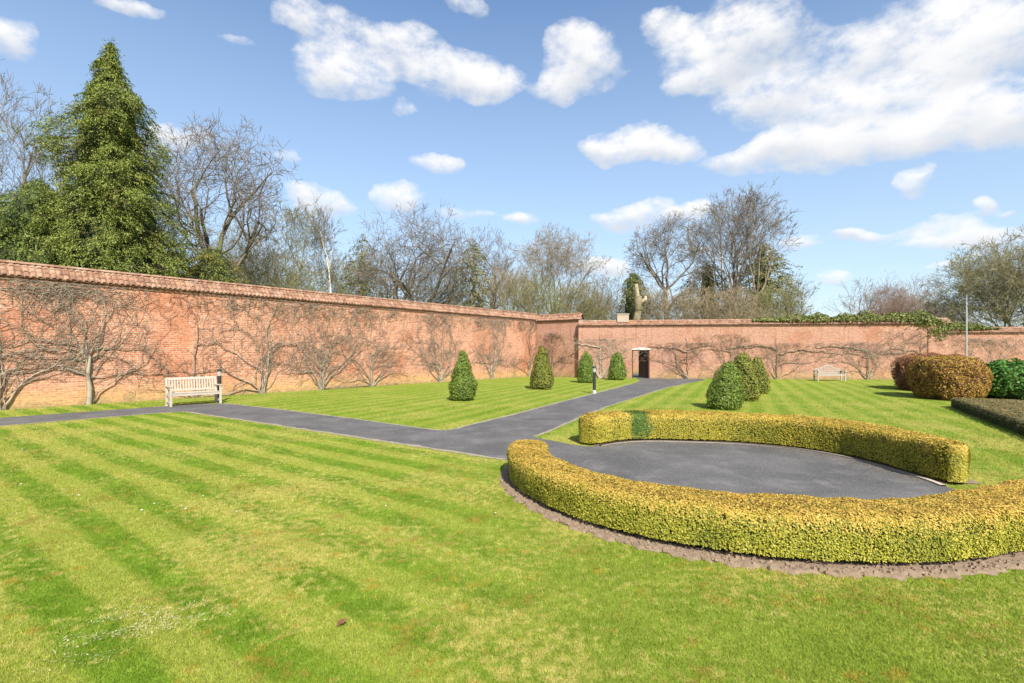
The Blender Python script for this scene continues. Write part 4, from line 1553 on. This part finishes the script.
tree_px('bare_tree', 'thin grey young tree left of the ivy clad stump', 617, 270, 16, 70, 330, 13, trunk_r=.13, fork=.3, spread=.55, kids=(6, 6, 5, 5), twig_mat='bark_grey')
tree_px('bare_tree', 'open bare tree with a clear straight trunk and flat spreading top', 669, 217, 38, 56, 292, 11, trunk_r=.36, fork=.52, spread=.85, up=.12, kids=(6, 6, 5, 5, 6), wig=.2, trunk_mat='bark_trunk')
tree_px('bare_tree', 'tallest vase shaped bare tree with several upright stems right of the flat topped one', 738, 200, 46, 56, 285, 12, trunk_r=.27, fork=.42, spread=.55, up=.16, kids=(4, 5, 5, 4, 6), stems=4, vase=.26, trunk_mat='bark_trunk')
tree_px('bare_tree', 'small rounded bare tree at the right foot of the vase shaped tree', 790, 278, 24, 60, 325, 14, trunk_r=.2, fork=.3, spread=.8, kids=(6, 6, 5, 7), twig_mat='bark_grey')
tree_px('bare_tree', 'faint grey distant tree left of the reddish bushes on the skyline', 851, 279, 24, 90, 325, 15, trunk_r=.25, fork=.35, spread=.6, kids=(6, 5, 5, 7), twig_mat='bark_grey')
tree_px('bare_tree', 'grey distant weeping birch right of the reddish bushes on the skyline', 926, 277, 33, 80, 325, 16, trunk_r=.22, fork=.35, spread=.7, kids=(7, 6, 5, 5), twig_mat='bark_red', trunk_mat='bark_birch')
tree_px('bare_tree', 'big olive grey twiggy tree at the right edge', 1022, 240, 68, 46, 330, 17, trunk_r=.26, fork=.18, spread=.8, up=.12, kids=(4, 6, 6, 5, 6), stems=5, vase=.3, twig_mat='bark_olive', wig=.2)
tree_px('bare_tree', 'low dark twiggy tree between the distant birch and the big olive one', 962, 298, 20, 60, 332, 18, trunk_r=.15, fork=.2, spread=.8, kids=(6, 6, 5, 7), twig_mat='bark_grey')

# twiggy thickets along the outside of the wall
TH = [
    (505, 268, 34, 54, 'bark_tan', 'tan thicket behind the wall left of the dome topped tree'),
    (532, 276, 30, 50, 'bark_olive', 'olive thicket at the foot of the dome topped tree'),
    (580, 283, 30, 58, 'bark_olive', 'olive green thicket at the wall corner'),
    (440, 262, 30, 56, 'bark_olive', 'olive thicket behind the spreading oak'),
    (283, 258, 36, 42, 'bark_olive', 'low olive thicket left of the birch, just over the coping'),
    (235, 240, 36, 50, 'bark_olive', 'olive thicket at the right foot of the rounded oak'),
    (655, 291, 28, 52, 'bark_tan', 'brown thicket at the foot of the flat topped tree'),
    (700, 288, 30, 50, 'bark_tan', 'tan thicket left of the vase shaped tree base'),
    (735, 290, 30, 47, 'bark_tan', 'tan thicket in front of the vase shaped tree'),
    (772, 290, 28, 52, 'bark_olive', 'olive thicket right of the vase shaped tree base'),
    (886, 286, 30, 74, 'bark_red', 'reddish brown bushes on the skyline above the ivy'),
    (905, 296, 26, 68, 'bark_red', 'low reddish bush left of the distant birch'),
    (600, 295, 24, 62, 'bark_tan', 'low brown thicket behind the step in the wall'),
    (148, 240, 30, 44, 'bark_tan', 'brown thicket half hidden behind the big conifer'),
    (350, 262, 34, 56, 'bark_olive', 'olive thicket between the birch and the spreading oak'),
    (945, 305, 26, 66, 'bark_grey', 'grey thicket above the ivy right of the distant birch'),
]
for k, (px, yt, hw, Z, mt, lab) in enumerate(TH):
    tree_px('thicket', lab, px, yt, hw, Z, 345, 60 + k, trunk_r=.07, fork=.18, spread=.6, up=.15, kids=(3, 5, 5, 4, 3), stems=7, vase=.5, twig_mat=mt, trunk_mat=mt,
            group='twiggy thickets beyond the wall', cat='thicket', twig_r=.012, len1=.6)

# ------------------------------------------------------------------ evergreens beyond the wall
M['conifer'] = leaf_mat('cedar_spray', [(.066, .108, .015), (.172, .215, .034), (.34, .335, .08)], trans=.15, pscale=1.3, patch=((.135, .095, .03), .8, .55))
M['conifer_deep'] = leaf_mat('deep_green_spray', [(.055, .090, .014), (.135, .175, .028), (.24, .255, .055)], trans=.15, pscale=1.2)
M['conifer_gold'] = leaf_mat('golden_spray', [(.085, .100, .016), (.180, .180, .032), (.290, .250, .055)], trans=.15, pscale=1.2, patch=((.14, .085, .03), 1.1, .5))
M['evergreen'] = leaf_mat('dark_evergreen', [(.085, .095, .030), (.195, .185, .062), (.32, .275, .105)], trans=.12, pscale=.9)


def conifer(name, label, x, y, prof, seed, mat, n_spray, per, leaf, droop=.5, trunk_r=.25, ragged=.22, group='evergreens beyond the wall', inner=.22, core=.62):
    """prof: (radius, height) from the ground up; sprays of scale leaves hang from whorled branches"""
    root = thing(name, label, 'tree', (x, y, 0), 0, group)
    rg = np.random.default_rng(seed)
    pr_ = np.array(prof)
    H = pr_[-1, 1]
    z = np.concatenate([rg.uniform(pr_[0, 1], H, n_spray * 3)])
    r = np.interp(z, pr_[:, 1], pr_[:, 0])
    keep = rg.uniform(0, 1, len(z)) < (r + .25) / (pr_[:, 0].max() + .25)
    z, r = z[keep][:n_spray], r[keep][:n_spray]
    n = len(z)
    a = rg.uniform(0, 2 * pi, n)
    Pn = np.stack([np.cos(a) * r, np.sin(a) * r, z], 1)
    lump = 1 + ragged * sines(Pn, 1.5, seed) + ragged * .8 * sines(Pn, 3.6, seed + 1) + ragged * .7 * sines(Pn, 7.5, seed + 2)
    fr = 1 - np.abs(rg.normal(0, inner, n))
    rad = r * lump * np.clip(fr, .15, 1.0)
    C = np.stack([np.cos(a) * rad, np.sin(a) * rad, z], 1)
    outd = np.stack([np.cos(a), np.sin(a), np.full(n, -droop)], 1)
    outd = unit(outd + rg.normal(0, .25, (n, 3)))
    # each spray: a fan of leaves along a short drooping branchlet
    t = rg.uniform(0, 1, (n, per, 1))
    ln_ = rg.uniform(.5, 1.3, (n, 1, 1)) * (leaf * 2 + .42)
    sidev = unit(np.cross(outd, np.array([[0, 0, 1.0]])))
    P = C[:, None, :] + outd[:, None, :] * (t - .4) * ln_ + sidev[:, None, :] * rg.normal(0, .32, (n, per, 1)) * ln_ * (1.1 - t) + np.array([0, 0, -1]) * (t ** 2) * ln_ * .45
    P = P + rg.normal(0, leaf * .25, P.shape)
    Nn = np.repeat(unit(np.stack([np.cos(a) * .6, np.sin(a) * .6, np.full(n, .8)], 1))[:, None, :], per, axis=1)
    ud = np.repeat(outd[:, None, :], per, axis=1)
    Vl = leaf_arrays(P.reshape(-1, 3), Nn.reshape(-1, 3), leaf, .42, .6, rg, updir=ud.reshape(-1, 3), bias=.7)
    leaves_obj('crown', Vl, M[mat], root)
    if core:
        zz = np.linspace(pr_[0, 1], H * .97, 30)
        aa_ = np.linspace(0, 2 * pi, 28, endpoint=False)
        Zg, Ag = np.meshgrid(zz, aa_, indexing='ij')
        Rg = np.interp(Zg, pr_[:, 1], pr_[:, 0])
        Pg = np.stack([np.cos(Ag) * Rg, np.sin(Ag) * Rg, Zg], -1).reshape(-1, 3)
        lm = 1 + ragged * sines(Pg, 1.5, seed) + ragged * .7 * sines(Pg, 3.6, seed + 1)
        Pg[:, :2] *= (np.clip(lm, .6, 1.3) * core)[:, None]
        ix = np.arange(30 * 28).reshape(30, 28)
        nx_ = np.roll(ix, -1, axis=1)
        mesh_obj('inner_boughs', Pg, np.stack([ix[:-1], nx_[:-1], nx_[1:], ix[1:]], -1).reshape(-1, 4), M['core_g'], root, smooth=True)
    segs = []
    p = (0, 0, -.1)
    for k in range(8):
        q = (rg.normal() * .05, rg.normal() * .05, H * .97 * (k + 1) / 8)
        segs.append((*p, *q, trunk_r * (1 - k / 8.5), trunk_r * (1 - (k + 1) / 8.5)))
        p = q
    for k in range(0, n, 5):
        segs.append((0, 0, min(C[k, 2] + rad[k] * .15, H * .95), *C[k], .035, .012))
    segs_mesh('trunk', segs, M['bark_oak'], root, 5)
    return root


Zc = 28.0
s = Zc / F
prof = [(3.9, 2.0), (3.9, HT(262, Zc)), (3.75, HT(225, Zc)), (3.35, HT(192, Zc)), (2.9, HT(164, Zc)), (2.3, HT(135, Zc)), (1.85, HT(102, Zc)), (1.0, HT(76, Zc)), (.42, HT(58, Zc)), (.04, HT(42, Zc))]
conifer('conifer_tree', 'tall broad green and bronze conifer rising above the left end of the long wall', *XZ(111, Zc), [(a * .81, b) for a, b in prof], 701, 'conifer', 7500, 32, .10, trunk_r=.4, ragged=.33, core=.54)
Z2 = 26.5
conifer('conifer_tree', 'lower dark green bushy conifer at the left foot of the tall one', *XZ(38, Z2), [(2.6, 2.0), (2.7, HT(262, Z2)), (2.4, HT(235, Z2)), (1.7, HT(205, Z2)), (.7, HT(188, Z2)), (.05, HT(180, Z2))], 702, 'conifer_deep', 2600, 22, .11)
conifer('conifer_tree', 'olive green bushy conifer cut by the left edge of the photo', *XZ(-6, 30), [(2.6, 2.0), (2.7, HT(250, 30)), (2.0, HT(225, 30)), (1.0, HT(208, 30)), (.05, HT(200, 30))], 703, 'conifer_gold', 1900, 20, .115)
conifer('small_conifer', 'small golden green conifer peeping over the coping below the rounded oak', *XZ(214, 31), [(1.9, 2.0), (1.75, HT(275, 31)), (1.2, HT(260, 31)), (.5, HT(251, 31)), (.05, HT(246, 31))], 704, 'conifer_gold', 1100, 20, .11)
conifer('conifer_tree', 'slim gold tinged conifer right of the white stemmed birch', *XZ(362, 52), [(2.6, 2.0), (2.6, HT(295, 52)), (2.1, HT(270, 52)), (1.2, HT(248, 52)), (.4, HT(238, 52)), (.05, HT(232, 52))], 705, 'conifer_gold', 620, 15, .20, core=0, inner=.4)
conifer('conifer_tree', 'hazy olive ivy covered conifer right of the spreading oak', *XZ(473, 52), [(2.9, 2.0), (2.8, HT(300, 52)), (2.3, HT(275, 52)), (1.5, HT(255, 52)), (.7, HT(246, 52)), (.05, HT(238, 52))], 706, 'evergreen', 760, 15, .19, core=0, inner=.4)
conifer('evergreen_tree', 'dark evergreen bush left of the base of the vase shaped tree', *XZ(708, 60), [(3.2, 2.0), (3.1, HT(305, 60)), (2.6, HT(285, 60)), (1.6, HT(270, 60)), (.2, HT(262, 60))], 707, 'evergreen', 900, 14, .24, droop=.1, core=.25)
conifer('evergreen_tree', 'tall dark ivy clad mass under the right side of the vase shaped tree', *XZ(762, 61), [(3.6, 2.0), (3.6, HT(300, 61)), (3.2, HT(275, 61)), (2.4, HT(258, 61)), (1.3, HT(248, 61)), (.1, HT(242, 61))], 708, 'evergreen', 1300, 14, .24, droop=.1, core=.25)
conifer('conifer_tree', 'small pointed dark conifer behind the pale broken stump', *XZ(634, 52), [(1.5, 2.0), (1.4, HT(305, 52)), (1.2, HT(290, 52)), (.9, HT(280, 52)), (.3, HT(274, 52)), (.05, HT(271, 52))], 709, 'evergreen', 700, 14, .18)

M['stumpwood'] = bark_mat('weathered_stump', (.20, .16, .10), (.46, .38, .27), (.12, .11, .05), scale=3)
# pale broken trunk
sx_, sy_ = XZ(637.5, 49.5)
st = thing('tree_stump', 'pale broken tree trunk with a stub arm, left of the flat topped tree', 'tree', (sx_, sy_, 0), 0)
segs = []
p = (0, 0, -.1)
for k, (dx_, r) in enumerate([(0, .62), (.1, .52), (-.10, .42), (-.12, .46), (.12, .34), (.0, .42), (-.15, .22)]):
    q = (dx_, 0, HT(284, 49.5) * (k + 1) / 7)
    segs.append((*p, *q, r, r * .95))
    p = q
hz_ = HT(301, 49.5)
segs_mesh('trunk', segs, M['stumpwood'], st, 9)
segs_mesh('limb', [(0, 0, hz_ - .3, .75, 0, hz_ + .15, .24, .18), (.75, 0, hz_ + .1, .8, 0, hz_ + .5, .18, .12)], M['stumpwood'], st, 7)

# ------------------------------------------------------------------ grass blades close to the camera, daisies, crumbs
def in_poly(x, y, poly):
    c = np.zeros(len(x), dtype=bool)
    n = len(poly)
    for i in range(n):
        x0, y0 = poly[i]
        x1, y1 = poly[(i + 1) % n]
        cond = ((y0 > y) != (y1 > y))
        with np.errstate(divide='ignore', invalid='ignore'):
            xi = (x1 - x0) * (y - y0) / (y1 - y0 + 1e-12) + x0
        c ^= cond & (x < xi)
    return c


soil_poly = [pol(interp(NEAR_OUT, th) + .09 + .025 * sin(th * .9) + .02 * sin(th * 2.3), th) for th in np.arange(165, 341, 2.0)] + [pol(1.0, 341), pol(1.0, 165)]
N_ = 760000
uu = rng.uniform(0, 1, N_)
yy = 2.3 * (30.0 / 2.3) ** uu          # denser close by
xx = rng.uniform(-1.08, 1.08, N_) * yy
A_, u_, L_ = WALLS['left']
inw = ((xx - A_[0]) * -u_[1] + (yy - A_[1]) * u_[0] < -.05)
ok = inw & (rng.uniform(0, 1, N_) < np.clip((30 - yy) / 18, 0, 1)) & ~(in_poly(xx, yy, P_DIAG) | in_poly(xx, yy, P_LEFT) | in_poly(xx, yy, soil_poly) | in_poly(xx, yy, court))
xx, yy = xx[ok], yy[ok]
nb = len(xx)
pch = .5 + .5 * sines(np.stack([xx, yy, xx * 0], 1), 2.2, 77)
hh = (.009 + .010 * rng.uniform(0, 1, nb)) * (.75 + .5 * pch) * (1 + .03 * yy)
ww = (.0028 + .0016 * rng.uniform(0, 1, nb)) * (.6 + .20 * yy)
aa = rng.uniform(0, 2 * pi, nb)
la = rng.uniform(0, 2 * pi, nb)
lean = hh * rng.uniform(.1, 1.1, nb)
B = np.stack([xx, yy, np.zeros(nb)], 1)
wv = np.stack([np.cos(aa) * ww, np.sin(aa) * ww, np.zeros(nb)], 1) * .5
tip = B + np.stack([np.cos(la) * lean, np.sin(la) * lean, hh], 1)
Vg = np.stack([B - wv, B + wv, tip], 1)
tag(mesh_obj('grass', Vg.reshape(-1, 3), np.arange(nb * 3).reshape(nb, 3), M['blade']), kind='stuff')

# daisies scattered in the verge below the long wall and here and there
M['petal'] = plain('daisy_petal', (.85, .84, .80), .6, .05, 10)
ds = []
for k in range(260):
    s_ = random.uniform(12, 27)
    off = random.uniform(.35, 1.7)
    A, u, L = WALLS['left']
    ds.append((A[0] + u[0] * s_ + u[1] * off, A[1] + u[1] * s_ - u[0] * off))
for k in range(30):
    px, py = random.uniform(20, 600), random.uniform(384, 520)
    x, y = G(px, py)
    ds.append((x, y))
A, u, L = WALLS['left']
dm = MB()
for (x, y) in ds:
    if in_poly(np.array([x]), np.array([y]), P_LEFT)[0] or in_poly(np.array([x]), np.array([y]), P_DIAG)[0] or in_poly(np.array([x]), np.array([y]), court)[0] or in_poly(np.array([x]), np.array([y]), soil_poly)[0]:
        continue
    if (x - A[0]) * -u[1] + (y - A[1]) * u[0] > -.2: continue
    r = random.uniform(.008, .015)
    dm.lathe([(r * .4, .028), (r, .034), (r * .3, .036)], 6, (x, y, 0))
tag(dm.build('daisies', M['petal']), kind='stuff')

# dried clippings on the bare patch and fallen leaves in front
M['clip'] = plain('dry_clippings', (.46, .44, .24), .9, .3, 30)
n = 1700
cx_, cy_ = G(115, 628)
t1 = rng.normal(0, 1, (n, 2)) * np.array([.16, .15])
k2 = rng.random(n) < .4
base = np.where(k2[:, None], np.array(G(175, 618)), np.array([cx_, cy_]))
base = np.where((rng.random(n) < .25)[:, None], np.array(G(105, 648)), base)
P = np.concatenate([base + t1, np.full((n, 1), .016)], 1)
keep = sines(P, 16, 5) > -.1
P = P[keep]
Vl = leaf_arrays(P, np.tile([[0, 0, 1.0]], (len(P), 1)), .018, .16, .5, rng)
tag(leaves_obj('dry_clippings', Vl, M['clip'], None), kind='stuff')
M['deadleaf'] = plain('dead_leaf', (.14, .055, .02), .8, .3, 30)
x, y = G(340, 627.5)
o = leaves_obj('fallen_leaf', leaf_arrays(np.array([[0, 0, .02], [.012, .006, .026]]), np.array([[0, -.6, 1.0], [.3, -.5, 1.0]]), .045, .7, .2, rng), M['deadleaf'], None)
o.location = (x, y, 0.012)
tag(o, 'single brown fallen leaf lying on the front lawn', 'leaf')

# crumbs of earth on the soil strip
cl = MB()
rgC = random.Random(4)
for k in range(900):
    th = rgC.uniform(176, 339)
    r = interp(NEAR_OUT, th) + rgC.uniform(-.06, .09)
    x, y = pol(r, th)
    sz = rgC.uniform(.010, .036)
    cl.box((x, y, .018 + sz * .25), (sz, sz * rgC.uniform(.6, 1.2), sz * .7), rz=rgC.uniform(0, 3), rx=rgC.uniform(-.5, .5), taper=.6)
tag(cl.build('soil_clods', M['soil']), kind='stuff')

# a little leaf litter blown over the tarmac
M['litter'] = plain('dry_leaf_litter', (.23, .15, .075), .85, .4, 30)
lt = []
for k in range(1500):
    if k % 3:
        th = rgC.uniform(-8, 118)
        lt.append(pol(interp(FAR_IN, th) - abs(rgC.gauss(0, .22)) - .02, th))
    else:
        x, y = G(rgC.uniform(200, 640), rgC.uniform(384, 458))
        lt.append((x, y))
lt = np.array(lt)
on = in_poly(lt[:, 0], lt[:, 1], P_DIAG) | in_poly(lt[:, 0], lt[:, 1], court)
lt = lt[on]
P = np.concatenate([lt, np.full((len(lt), 1), .014)], 1)
tag(leaves_obj('leaf_litter', leaf_arrays(P, np.tile([[0, 0, 1.0]], (len(P), 1)), .020, .6, .35, rng), M['litter'], None), kind='stuff')
